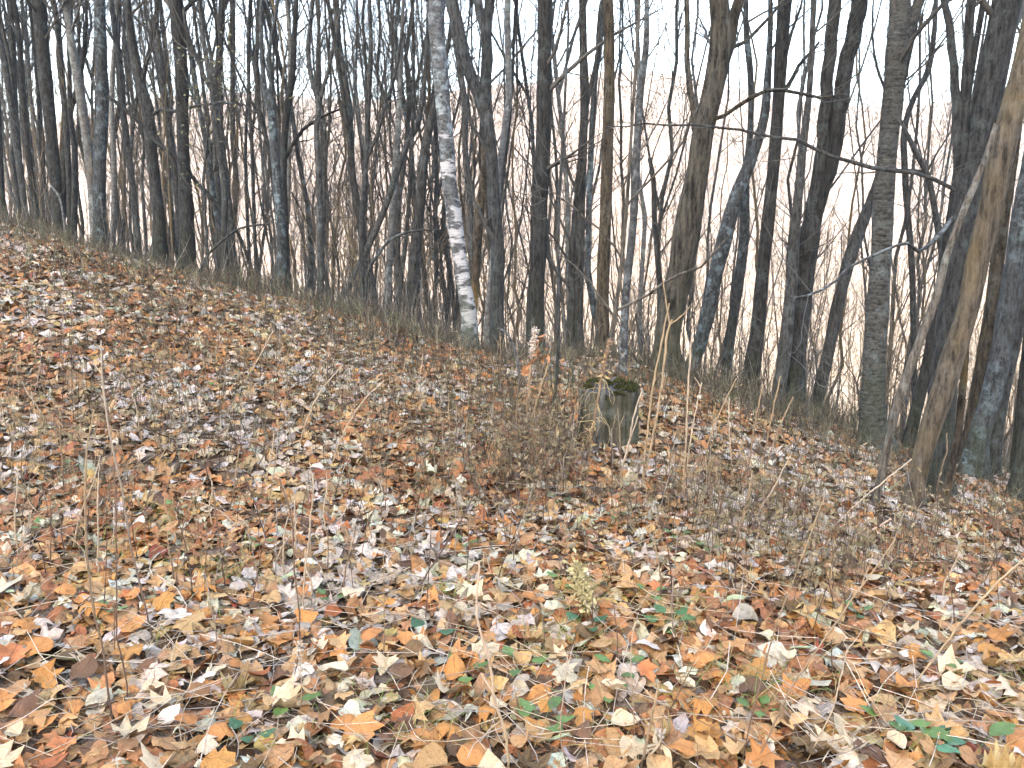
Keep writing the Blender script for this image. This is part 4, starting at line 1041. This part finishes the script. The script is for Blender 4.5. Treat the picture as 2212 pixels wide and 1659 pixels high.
stalk("long straw stem with dark foot and pale forked top at the left", [(333, 1390, 5), (307, 1283, 5), (283, 1180, 5), (263, 1056, 5), (240, 950, 5), (220, 806, 4), (218, 736, 3)], DARK, PALE, [[(221, 808, 4), (205, 790, 3), (196, 781, 2)]])
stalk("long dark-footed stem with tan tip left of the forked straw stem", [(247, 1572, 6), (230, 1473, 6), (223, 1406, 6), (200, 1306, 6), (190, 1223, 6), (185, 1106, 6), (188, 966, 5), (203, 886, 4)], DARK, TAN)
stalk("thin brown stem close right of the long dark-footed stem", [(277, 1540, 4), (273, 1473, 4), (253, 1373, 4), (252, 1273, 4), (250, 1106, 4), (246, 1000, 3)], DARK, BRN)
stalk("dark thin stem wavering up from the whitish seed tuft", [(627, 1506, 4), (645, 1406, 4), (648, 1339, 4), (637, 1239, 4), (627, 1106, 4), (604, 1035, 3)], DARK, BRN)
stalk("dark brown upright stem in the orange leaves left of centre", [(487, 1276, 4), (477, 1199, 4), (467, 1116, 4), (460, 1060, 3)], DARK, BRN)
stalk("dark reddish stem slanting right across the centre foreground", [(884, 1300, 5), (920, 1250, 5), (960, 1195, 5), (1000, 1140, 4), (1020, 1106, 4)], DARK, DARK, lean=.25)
stalk("pale stem slanting steeply right, far left slope", [(520, 840, 3), (555, 780, 4), (590, 715, 3)], TAN, PALE)
stalk("pale straw stem leaning right between birch and goldenrod", [(640, 1000, 3), (655, 930, 4), (690, 850, 4), (738, 790, 3)], TAN, PALE)
stalk("bleached stem cluster's longest, leaning right near the left middle", [(715, 1010, 4), (740, 940, 4), (790, 860, 4), (830, 822, 3)], TAN, PALE)

r_ = np.random.default_rng(91)
for i in range(34):
    u = r_.choice([r_.uniform(20, 700), r_.uniform(500, 1250), r_.uniform(1350, 2150)], p=[.5, .3, .2]); v = r_.uniform(860, 1330)
    h = r_.uniform(90, 250) * (v - 500) / 700; le = r_.normal() * 28 + 10
    w_ = 4.2 * (.6 + (v - 800) / 900)
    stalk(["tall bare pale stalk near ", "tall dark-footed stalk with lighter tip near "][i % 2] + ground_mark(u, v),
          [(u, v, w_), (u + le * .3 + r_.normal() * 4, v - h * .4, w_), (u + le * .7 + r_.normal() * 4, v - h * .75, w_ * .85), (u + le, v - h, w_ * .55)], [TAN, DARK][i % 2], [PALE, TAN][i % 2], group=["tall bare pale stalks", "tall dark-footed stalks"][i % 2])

# goldenrod with fluffy seed head and curled orange leaves
base = gpt(1134, 960); r_ = np.random.default_rng(77)
gr = tag(empty("seed_plant", base), "dead goldenrod with fluffy pale seed head and curled orange leaves", "plant")
mb = MB(); Pc, Rc = stalk_curve(mb, base, [(1134, 960, 6), (1140, 880, 6), (1146, 800, 5), (1150, 750, 4), (1156, 716, 3)], base[1], BRN, TAN, r_=r_)
mb.V = [v - base for v in mb.V]; mb.obj("stem", M['stem'], gr)
def fluff(mb, P, rad, n, col, r_):
    for _ in range(n):
        p = P[r_.integers(0, len(P))] + r_.normal(size=3) * rad * .45
        d = r_.normal(size=3); d /= np.linalg.norm(d); s_ = np.cross(d, r_.normal(size=3)); s_ /= np.linalg.norm(s_)
        l = rad * r_.uniform(.3, .7)
        mb.add([p, p + d * l + s_ * l * .4, p + d * l * 1.5, p + d * l - s_ * l * .4], None, [[0, 1, 2, 3]], np.array(col) * r_.uniform(.75, 1.15))
mb = MB(); fluff(mb, spline(np.array([at(u, v, base[1]) - base for u, v in ((1156, 714), (1153, 730), (1151, 750), (1148, 772))]), 14), .020, 420, (.60, .52, .44), r_)
mb.obj("seed_head", M['stem'], gr, smooth=False)
for u, v, w in ((1160, 728, 1), (1166, 742, 1), (1172, 752, 1), (1163, 758, 1), (1156, 770, 1), (1148, 780, 1.3), (1142, 790, 1.4), (1150, 800, 1.2), (1140, 815, 1), (1168, 768, 1.2), (1145, 830, .8), (1178, 765, 1)):
    ml = MB()
    for _ in range(2): curled_leaf(ml, at(u, v, base[1]) - base + r_.normal(size=3) * .01, .07 * w, (.36, .17, .075), r_, .7)
    ml.obj("curled_leaf", M['stem'], gr, smooth=False)

# brown seed stalk with dangling tendrils before the stump
base = gpt(1268, 990); r_ = np.random.default_rng(78)
sd = tag(empty("seed_plant", base), "withered brown weed with curling tendrils in front of the stump", "plant")
mb = MB(); Pc, Rc = stalk_curve(mb, base, [(1268, 990, 5), (1280, 930, 5), (1292, 860, 5), (1305, 790, 5), (1316, 735, 4)], base[1] - .02, BRN, (.30, .20, .12), r_=r_)
mb.V = [v - base for v in mb.V]; mb.obj("stem", M['stem'], sd)
mb = MB(); fluff(mb, Pc[17:] - base, .022, 260, (.27, .18, .11), r_); mb.obj("seed_head", M['stem'], sd, smooth=False)
for q in range(16):
    ml = MB(); p = Pc[r_.integers(4, 22)] - base; P = [p]; d = r_.normal(size=3); d[2] = abs(d[2]) * .3
    for j in range(14):
        d = d + r_.normal(size=3) * .35 + np.array([0, 0, -.22]); d /= np.linalg.norm(d); P.append(P[-1] + d * .013)
    ml.tubes(np.array(P), np.linspace(.0022, .0012, 15), 4, np.array((.40, .30, .15)) * r_.uniform(.7, 1.1)); ml.obj("tendril", M['stem'], sd)
ml = MB()
for _ in range(26): curled_leaf(ml, Pc[r_.integers(2, 24)] - base, r_.uniform(.04, .07), (.33, .24, .11), r_)
ml.obj("withered_leaves", M['stem'], sd, smooth=False)

# whitish seed tuft and straw tufts in the foreground
for (u, v, lab, hh) in ((648, 1545, "small whitish seed tuft with drooping tan leaves at lower left", .22), (1420, 1650, "straw tuft at the bottom edge right of centre", .10)):
    base = gpt(u, v); r_ = np.random.default_rng(int(u))
    t_ = tag(empty("seed_plant", base), lab, "plant")
    mb = MB(); P = np.array([[0, 0, 0], [.01, .0, hh * .5], [.0, .02, hh]]); C = spline(P, 10); mb.tubes(C, np.linspace(.002, .001, 10), 5, TAN); mb.obj("stem", M['stem'], t_)
    mb = MB(); fluff(mb, C[6:], .016, 70, (.45, .39, .32), r_); mb.obj("seed_head", M['stem'], t_, smooth=False)
    ml = MB()
    for _ in range(9): curled_leaf(ml, C[r_.integers(1, 7)], .07, (.48, .36, .22), r_)
    ml.obj("withered_leaves", M['stem'], t_, smooth=False)
base = gpt(1262, 1345); r_ = np.random.default_rng(80)
t_ = tag(empty("grass_seed_head", base), "straw-yellow grass plume lying back over leaves right of centre", "grass plume")
top_ = at(1236, 1205, base[1] + .18); C = spline(np.array([base - base, at(1268, 1320, base[1]) - base, at(1256, 1260, base[1] + .08) - base, top_ - base]), 20)
mb = MB(); mb.tubes(C, np.linspace(.002, .001, 20), 5, TAN); mb.obj("stem", M['stem'], t_)
mb = MB(); fluff(mb, C[4:17], .03, 520, (.40, .34, .17), r_); mb.obj("plume", M['stem'], t_, smooth=False)

# ------------------------------------------------------------------ plain dark stems and weeds, many of a kind
def weed(px_, py_, h, kind, r_):
    base = gpt(px_, py_)
    if base[1] > 20: return
    n = 9; d = np.array([r_.normal() * .14, r_.normal() * .14, 1.0]); P = [np.zeros(3)]
    for i in range(n - 1):
        d = d + r_.normal(size=3) * [.05, .05, .02]; d /= np.linalg.norm(d); P.append(P[-1] + d * h / (n - 1))
    P = np.array(P); r0 = r_.uniform(.0018, .0030) * max(1, base[1] / 5)
    root = empty("weed_stem", base)
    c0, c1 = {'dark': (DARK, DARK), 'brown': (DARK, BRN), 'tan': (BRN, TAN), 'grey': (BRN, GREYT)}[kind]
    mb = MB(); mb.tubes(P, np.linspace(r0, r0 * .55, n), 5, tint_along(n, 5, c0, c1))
    if kind in ('brown', 'grey', 'tan'):
        b, rr = spawn(P[None], np.linspace(r0, r0 * .5, n)[None], r_.integers(2, 6), (h * .12, h * .35), (.4, .98), (.35, .8), .15, .08, 4, r_, .7, .6)
        mb.tubes(b, np.maximum(rr, .0008), 3, c1)
    mb.obj("stem", M['stem'], root)
    if kind in ('brown', 'grey') and r_.uniform() < .85:
        ml = MB()
        for _ in range(r_.integers(4, 14)): curled_leaf(ml, P[r_.integers(3, n)] + r_.normal(size=3) * .008, r_.uniform(.02, .05), (.20, .155, .085), r_, .4)
        ml.obj("withered_leaves", M['stem'], root, smooth=False)
    lab = {'dark': "bare dark thin stem in the leaves", 'brown': "dark weed stem with shrivelled leaves", 'tan': "thin bleached tan stem in the leaves", 'grey': "dry greyish weed with a twiggy withered head"}[kind]
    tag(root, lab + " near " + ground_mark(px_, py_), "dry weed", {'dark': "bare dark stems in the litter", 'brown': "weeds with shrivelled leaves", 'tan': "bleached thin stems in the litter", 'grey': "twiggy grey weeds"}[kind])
r_ = np.random.default_rng(31)
CL = [(1130, 1040, 130, 70, 60), (1240, 1010, 40, 40, 14), (1520, 1110, 120, 40, 32), (700, 900, 260, 80, 40), (300, 900, 220, 110, 40), (1700, 1180, 160, 60, 34), (1960, 1230, 160, 60, 24), (900, 1180, 300, 60, 26), (260, 1250, 200, 120, 18), (1200, 1330, 480, 110, 18)]
for (cu, cv, su, sv, n) in CL:
    for _ in range(n):
        u, v = r_.normal() * su + cu, r_.normal() * sv + cv
        if not (-30 < u < 2240 and 640 < v < 1640): continue
        weed(u, v, r_.uniform(.14, .42), r_.choice(['dark', 'brown', 'tan', 'grey'], p=[.32, .34, .16, .18]), r_)

# ------------------------------------------------------------------ fallen twigs and boughs on the leaves
def fallen(label, pts, col=GREYT, mat='stem', lift=.03, twigs=0, name="fallen_twig", relief=False, ends=None):
    r_ = np.random.default_rng(int(pts[0][0] * 7 + pts[0][1]))
    P = []; Rd = []
    for i, (u, v, w) in enumerate(pts):
        p = gpt(u, v); l = lift if ends is None else ends[i]
        p[2] = float(ground_z(p[0], p[1])) + l + w / FU * p[1] * .4
        P.append(p); Rd.append(w / FU * p[1] * .5)
    base = P[0].copy(); base[2] = float(ground_z(base[0], base[1]))
    C4 = spline(np.c_[np.array(P), Rd], 26); C4[1:-1, :3] += r_.normal(size=(24, 3)) * C4[:, 3].mean() * .4
    mb = MB()
    if mat == 'stem': mb.tubes(C4[:, :3] - base, C4[:, 3], 7, np.array(col), cap=True)
    else: trunk_tube(mb, C4[:, :3] - base, C4[:, 3], 10, .08, 30, 3.0)
    if twigs:
        b, rr = spawn(C4[None, :, :3] - base, C4[None, :, 3], twigs, (.12, .4), (.2, 1), (.4, .9), .02, .12, 5, r_, .6, .4)
        mb.tubes(b, np.maximum(rr, .001), 4, np.array(col) * .9)
    return tag(mb.obj(name, M[mat], origin=base), label, "fallen branch" if 'bough' in name else "fallen twig")
B = "fallen_bough"
fallen("lichen-crusted grey branch piece lying left of the centre foreground", [(735, 1103, 9), (780, 1119, 10), (822, 1138, 8)], mat='spot', name=B)
fallen("long pale twig lying nearly level near the bottom centre", [(810, 1499, 4), (877, 1499, 5), (944, 1509, 4), (1027, 1523, 3)], PALE)
fallen("dark twig slanting up right beneath the pale curved stem's tip", [(884, 1301, 4), (954, 1215, 4), (1027, 1150, 3)], DARK)
fallen("grey-brown twig lying right-slanted through the centre leaves", [(964, 1303, 4), (1054, 1239, 5), (1137, 1189, 4), (1257, 1106, 3)], BRN)
fallen("curved weathered grey twig below the slanting brown one", [(920, 1268, 6), (1020, 1243, 7), (1144, 1216, 5)], GREYT)
fallen("thin level straw stem lying across the centre", [(767, 1163, 4), (860, 1156, 4), (1020, 1149, 3), (1237, 1146, 2)], PALE)
fallen("brown branch slanting in from the bottom edge at lower left", [(567, 1655, 9), (633, 1596, 9), (737, 1540, 7)], BRN, twigs=3)
fallen("brown twig slanting in from the bottom edge at lower right", [(1768, 1655, 6), (1891, 1606, 6), (1975, 1563, 5), (2058, 1506, 5), (2091, 1483, 4)], BRN, twigs=2)
fallen("bundle-like pair of straw stems by the bottom edge, upper one", [(1475, 1560, 7), (1525, 1607, 7), (1581, 1655, 7)], TAN)
fallen("bundle-like pair of straw stems by the bottom edge, lower one", [(1468, 1575, 5), (1515, 1625, 5), (1545, 1655, 5)], TAN)
fallen("weathered grey branch lying in the leaves right of centre", [(1475, 1223, 8), (1541, 1203, 8), (1628, 1186, 6)], GREYT, twigs=2)
fallen("pale straight twig on the left slope", [(290, 795, 4), (350, 803, 4), (423, 815, 4)], PALE)
fallen("level pale twig near the left edge", [(20, 1049, 5), (70, 1046, 5), (123, 1044, 4)], PALE)
fallen("long thin level stem on the left slope, uppermost of two", [(207, 963, 3), (367, 943, 4), (550, 916, 3)], PALE)
fallen("long thin level stem on the left slope, lower of two", [(317, 1009, 3), (390, 993, 4), (473, 976, 3)], PALE)
fallen("grey branch piece on the leaves under the leaning pale trunk", [(1541, 899, 5), (1575, 890, 5), (1608, 885, 5)], mat='mid', name=B)
fallen("dark branch piece on the leaves by the double trunk's foot", [(1681, 896, 5), (1738, 901, 5)], mat='grey', name=B)
fallen("thick grey branch piece lying in the dip before the double trunk", [(1688, 914, 7), (1717, 922, 8), (1745, 932, 7)], mat='mid', name=B)
fallen("thin dark branch curving down in the dip left of the shaggy trunk", [(1781, 925, 4), (1808, 928, 4), (1841, 946, 3)], DARK)
fallen("short dark log left of the shaggy trunk's foot", [(1798, 910, 7), (1851, 906, 7)], mat='grey', name=B)
fallen("long thin branch lying before the shaggy trunk's foot", [(1760, 967, 4), (1830, 972, 4), (1885, 975, 4), (1925, 985, 3)], GREYT)
fallen("brushwood stick running down to the birch foot, upper one", [(849, 712, 5), (900, 727, 5), (954, 742, 4), (1029, 747, 3)], GREYT, twigs=5)
fallen("brushwood stick running down to the birch foot, middle one", [(726, 668, 4), (815, 706, 4), (896, 744, 4)], GREYT, twigs=4, ends=(.25, .08, .03))
fallen("brushwood stick running down to the birch foot, lower one", [(880, 752, 4), (950, 757, 4), (1010, 762, 3)], BRN, twigs=4)
fallen("dark brushwood stick behind the brush heap", [(820, 712, 5), (880, 722, 5), (940, 728, 4)], DARK, twigs=5)
fallen("dead grey bough arched in the brush by the furrowed tree, lichen on top", [(1568, 838, 7), (1586, 832, 9), (1637, 850, 9), (1712, 852, 6), (1780, 846, 4)], mat='spot', name=B, ends=(.02, .30, .18, .25, .36))
fallen("dark slanting pole lying from furrowed tree down toward the stump", [(1235, 735, 5), (1300, 752, 6), (1360, 778, 6), (1410, 800, 5)], mat='grey', name=B, ends=(.35, .25, .15, .03))
fallen("grey branch piece lying behind the stump", [(1165, 805, 6), (1230, 815, 6), (1275, 822, 5)], mat='mid', name=B)
fallen("orange strip of split wood in the centre leaves", [(850, 1172, 8), (890, 1170, 9), (925, 1176, 7)], (.42, .22, .07))
fallen("blue-grey branch in the shaded hollow at the right", [(1951, 1190, 6), (1980, 1206, 7), (2011, 1222, 5)], mat='spot', name=B)
fallen("whitish forked twig at the left foreground", [(520, 1350, 6), (535, 1390, 7), (556, 1432, 7)], mat='spot', name=B, ends=(.06, .05, .02))
fallen("long bent twig low at the left foreground", [(300, 1495, 4), (390, 1462, 4), (470, 1433, 4), (520, 1466, 4)], GREYT)
fallen("long dark twig across the orange leaves at lower left", [(260, 1345, 4), (330, 1318, 4), (450, 1300, 4), (545, 1240, 3)], BRN)
r_ = np.random.default_rng(44)
for i in range(46):
    u, v = r_.uniform(-20, 2230), 760 + 880 * r_.uniform() ** 1.1
    if v < 900 and u > 1000 and r_.uniform() < .3: continue
    p = gpt(u, v)
    if p[1] > 14: continue
    s_ = 1 / (p[1] + .5); a_ = r_.uniform(-.9, .9); L_ = r_.uniform(120, 420) * s_ * 3
    f = tag(fallen("x", [(u, v, 8 * s_), (u + L_ * .5 * math.cos(a_), v - L_ * .5 * math.sin(a_) * .5 + r_.normal() * 5, 8 * s_), (u + L_ * math.cos(a_), v - L_ * math.sin(a_) * .5, 5 * s_)], [PALE, GREYT, BRN, TAN][i % 4], twigs=int(r_.integers(0, 3))),
            ["bleached straw stem lying flat", "thin grey twig lying flat", "thin brown twig lying flat", "thin tan stem lying flat"][i % 4] + " near " + ground_mark(u, v), "fallen twig", "small twigs strewn over the leaves")

# ------------------------------------------------------------------ green seedlings, grass, undergrowth
def seedling(u, v, n, size, col, label, group=None):
    base = gpt(u, v); base[2] += .03; r_ = np.random.default_rng(int(u * 5 + v))
    root = tag(empty("green_seedling", base), label, "green plant", group)
    for q in range(n):
        a_ = q * 2.4 + r_.uniform(-.4, .4); up = r_.uniform(.15, .6)
        d = np.array([math.cos(a_) * (1 - up * .5), math.sin(a_) * (1 - up * .5), up]); P = np.array([[0, 0, -.03], d * size * .35, d * size * .8])
        V, F, uv = leaf_mesh(SHAPES['ovate' if q % 3 else 'oval'], r_, 2)
        x = d.copy(); x[2] = .15; x /= np.linalg.norm(x); y = np.cross([0, 0, 1.], x); y /= np.linalg.norm(y); z = np.cross(x, y)
        W = (V[:, 0:1] * y + (V[:, 1:2] + .45) * x + V[:, 2:3] * z * .6) * size + P[2]
        mb = MB(); mb.add(W, F, None, np.array(col) * r_.uniform(.75, 1.25), uv); mb.tubes(spline(P, 5), np.full(5, .0011), 4, np.array(col) * .9)
        mb.obj("leaf", M['green'], root, smooth=True, uv=True)
G1 = (.075, .125, .03); G2 = (.03, .075, .03); G3 = (.19, .25, .06)
seedling(1000, 1472, 3, .055, G1, "bright green two-leaved plant left of the pale curved stem")
seedling(1120, 1455, 3, .06, G1, "light green drooping leaf pair right of the pale curved stem")
seedling(1174, 1580, 5, .06, G1, "low green rosette near the bottom edge right of centre")
seedling(1337, 1465, 3, .055, G1, "single heart-shaped green leaf by white perforated leaves")
seedling(1217, 1274, 3, .05, G1, "small green leaf beside the straw-yellow plume")
seedling(1445, 1365, 5, .06, (.06, .13, .04), "blue-green weed right of the straw-yellow plume")
seedling(1262, 1370, 3, .055, G2, "dark green leaf at the foot of the straw-yellow plume")
seedling(926, 1390, 2, .06, G2, "flat dark green leaf left of centre")
seedling(625, 1545, 3, .06, G1, "green leaf pair under the whitish seed tuft")
seedling(530, 1615, 3, .05, G2, "dark green leaf near the bottom edge at left")
seedling(1928, 1582, 3, .06, G1, "round green leaf near the lower right corner")
seedling(1995, 1630, 4, .065, (.05, .12, .06), "blue-green leaf cluster by the lower right corner")
seedling(2105, 1645, 2, .085, G1, "largest green leaf, in the lower right corner")
seedling(1641, 1556, 4, .045, G1, "small green clover-like plant left of the slanting stem")
for i, (u, v) in enumerate(((2028, 1452), (87, 1149), (150, 1022), (467, 843), (1204, 1095), (1330, 1130), (710, 1310), (380, 1110), (240, 1335), (1400, 1300), (1000, 1190), (1530, 1200), (1850, 1340), (560, 1190), (920, 900), (1310, 1520), (1460, 1170))):
    seedling(u, v, 3, .045, G1 if i % 2 else (.075, .12, .035), "tiny green seedling in the leaf litter near " + ground_mark(u, v), "tiny green seedlings")

mb = MB(); r_ = np.random.default_rng(51)                          # grass blades
K = 900
U_ = r_.uniform(-40, 2250, K); V_ = 1000 + 660 * r_.uniform(0, 1, K) ** .8
tuft = np.array([(340, 1130), (1250, 1290), (1190, 1410), (1560, 1480), (980, 1300), (500, 1260), (230, 1200), (1460, 1340), (900, 1590), (1700, 1500)])
w = r_.uniform(size=K) < .5; q = tuft[r_.integers(0, len(tuft), K)] + r_.normal(size=(K, 2)) * [45, 22]
U_ = np.where(w, q[:, 0], U_); V_ = np.where(w, q[:, 1], V_)
B_ = np.array([gpt(a, b) for a, b in zip(U_, V_)])
L_ = r_.uniform(.06, .2, K); a_ = r_.uniform(0, 6.28, K); c_ = r_.uniform(.3, 1.4, K)
t = np.linspace(0, 1, 6)[None]
hx = np.sin(c_[:, None] * t * 1.3) * L_[:, None] * .8; hz = np.sin(np.clip(t * (3.0 - c_[:, None] * .7), 0, 3)) * L_[:, None] * .35
P = np.stack([B_[:, 0:1] + hx * np.cos(a_)[:, None], B_[:, 1:2] + hx * np.sin(a_)[:, None], B_[:, 2:3] + .02 + hz], -1)
gc = np.where((r_.uniform(size=K) < .45)[:, None], np.array([[.16, .22, .05]]), np.array([[.36, .29, .13]])) * r_.uniform(.7, 1.2, (K, 1))
mb.tubes(P, np.full((K, 1), .0011) * np.linspace(1, .4, 6)[None], 3, gc)
K = 750
U_ = r_.uniform(-60, 2270, K); V_ = 800 + 850 * r_.uniform(0, 1, K) ** .8
B_ = np.array([gpt(a, b) for a, b in zip(U_, V_)]); ok = B_[:, 1] < 13; B_ = B_[ok]; K = len(B_)
L_ = r_.uniform(.12, .55, K); a_ = r_.uniform(0, 6.28, K); bend = r_.normal(size=K) * .12
t = np.linspace(-.5, .5, 5)
lx = B_[:, :1] + np.cos(a_)[:, None] * t * L_[:, None] - np.sin(a_)[:, None] * (t**2) * (bend * L_)[:, None] * 4
ly = B_[:, 1:2] + np.sin(a_)[:, None] * t * L_[:, None] + np.cos(a_)[:, None] * (t**2) * (bend * L_)[:, None] * 4
P = np.stack([lx, ly, ground_z(lx, ly) + r_.uniform(.025, .05, (K, 1)) + t * r_.normal(size=(K, 1)) * .06], -1)
sc_ = np.array([(.42, .33, .22), (.30, .26, .22), (.15, .10, .065), (.50, .42, .33)])[r_.choice(4, K, p=[.35, .25, .2, .2])] * r_.uniform(.75, 1.15, (K, 1))
mb.tubes(P, np.repeat(np.maximum(.0011, .00024 * B_[:, 1])[:, None] * r_.uniform(.7, 1.5, (K, 1)), 5, 1), 4, sc_)
tag(mb.obj("grass", M['stem']), "sparse green and straw-coloured grass blades threaded through the leaves", kind="stuff")

mb = MB(); r_ = np.random.default_rng(52)                          # fine brown undergrowth, thickest along the crest
K = 13500
U_ = r_.uniform(-120, 2330, K); q = (U_ - 1106) / FU / CP
Yc = np.where(q < 0, 9.7 / (1 + .8 * q), 9.7 / (1 - .12 * q)); Yc = np.minimum(Yc, 22)
cr_ = r_.uniform(size=K) < .42
Y_ = np.where(cr_, Yc + r_.normal(size=K) * .9 + .5, 3.4 + (Yc - 3.4) * np.sqrt(r_.uniform(size=K)))
X_ = q * Y_; Z_ = ground_z(X_, Y_)
patch = .55 + .9 * np.clip(np.sin(X_ * 1.7 + 1) * np.sin(Y_ * 1.3 + X_ * .4) + .3, 0, 1)
pat2 = np.clip(.55 + .7 * np.sin(X_ * 2.3 + 2) * np.sin(X_ * .9 + Y_ * 1.1) + .4 * np.sin(X_ * 5.1), .12, 1.5)
pu, pv_, _ = proj(np.c_[X_, Y_, Z_])
stp = (np.abs(pu - 1325) < 85) & (pv_ > 905) & (pv_ < 1080)                  # the stump stands clear
H_ = np.where(cr_, r_.uniform(.10, .95, K) ** 1.5 * pat2, r_.uniform(.06, .27, K) * patch)
H_ = np.where(stp, H_ * .35, H_)
t = np.linspace(0, 1, 4)
ln = r_.normal(size=(K, 2)) * .22
P = np.stack([X_[:, None] + ln[:, :1] * H_[:, None] * t, Y_[:, None] + ln[:, 1:] * H_[:, None] * t, Z_[:, None] + H_[:, None] * t], -1)
P[:, 1:] += r_.normal(size=(K, 3, 3)) * .008
base_c = np.array([(.055, .042, .032), (.10, .072, .048), (.17, .145, .105), (.095, .10, .052), (.27, .22, .15)])[r_.choice(5, K, p=[.34, .28, .14, .16, .08])] * r_.uniform(.7, 1.2, (K, 1))
base_c = base_c * np.array([.92, 1.0, .98])
base_c = np.where(cr_[:, None], base_c.mean(1, keepdims=True) * np.array([[1.06, 1.0, .88]]) * .95, base_c)
Rb = np.full((K, 4), 1.0) * (np.maximum(.0016, .00034 * Y_) * r_.uniform(.6, 1.4, K))[:, None] * np.array([1, .9, .8, .6])
mb.tubes(P, Rb, 3, base_c)
b1, r1 = spawn(P, Rb, 4, (.04, .14), (.3, 1), (.4, 1.0), .1, .15, 3, r_, .75, .6)
mb.tubes(b1, r1, 3, np.repeat(base_c, 4, 0) * 1.1)
K = 1500                                                            # taller weed stems in drifts
cl = np.array([(1130, 1030, 120, 75), (1180, 985, 60, 50), (640, 860, 240, 70), (280, 880, 210, 100), (1560, 1130, 140, 40), (1800, 1230, 170, 60), (120, 1000, 120, 120), (900, 1000, 260, 90)])[r_.integers(0, 8, K)]
U_ = cl[:, 0] + r_.normal(size=K) * cl[:, 2]; V_ = cl[:, 1] + r_.normal(size=K) * cl[:, 3]
ok = ~((U_ > 1250) & (U_ < 1405) & (V_ > 900) & (V_ < 1075)) & (U_ > -60) & (U_ < 2270) & (V_ > 700) & (V_ < 1500); U_, V_ = U_[ok], V_[ok]
B_ = np.array([gpt(a, b) for a, b in zip(U_, V_)]); B_ = B_[B_[:, 1] < 16]; K = len(B_)
t = np.linspace(0, 1, 6); H_ = r_.uniform(.12, .42, K); ln = r_.normal(size=(K, 2)) * .16
P = np.stack([B_[:, :1] + ln[:, :1] * H_[:, None] * t, B_[:, 1:2] + ln[:, 1:] * H_[:, None] * t, B_[:, 2:] + H_[:, None] * t], -1)
P[:, 1:] += r_.normal(size=(K, 5, 3)) * .005
cc = np.array([(.06, .042, .032), (.11, .08, .055), (.16, .135, .09), (.30, .235, .16)])[r_.choice(4, K, p=[.4, .3, .18, .12])] * r_.uniform(.7, 1.2, (K, 1))
Rb = np.maximum(.0014, .00032 * B_[:, 1])[:, None] * np.linspace(1, .55, 6) * r_.uniform(.7, 1.3, (K, 1))
mb.tubes(P, Rb, 3, cc)
b1, r1 = spawn(P, Rb, 4, (.03, .10), (.35, 1), (.4, 1.0), .1, .15, 3, r_, .75, .7)
mb.tubes(b1, r1, 3, np.repeat(cc, 4, 0) * 1.1)
nl = K * 4                                                           # shrivelled leaves on them
pk = r_.integers(0, K, nl); q = P[pk, r_.integers(2, 6, nl)] + r_.normal(size=(nl, 3)) * .012
d = r_.normal(size=(nl, 3)); d /= np.linalg.norm(d, axis=1, keepdims=True); e = np.cross(d, r_.normal(size=(nl, 3))); e /= np.linalg.norm(e, axis=1, keepdims=True)
sz = r_.uniform(.010, .026, (nl, 1))
lv = np.stack([q, q + d * sz + e * sz * .35, q + d * sz * 2, q + d * sz - e * sz * .35], 1).reshape(-1, 3)
mb.add(lv, None, np.arange(nl * 4).reshape(-1, 4), np.repeat(np.array([(.17, .135, .075), (.12, .10, .05), (.24, .18, .10)])[r_.integers(0, 3, nl)], 4, 0))
tag(mb.obj("undergrowth", M['stem']), "fine brown and grey dead undergrowth thickening along the crest", kind="stuff")
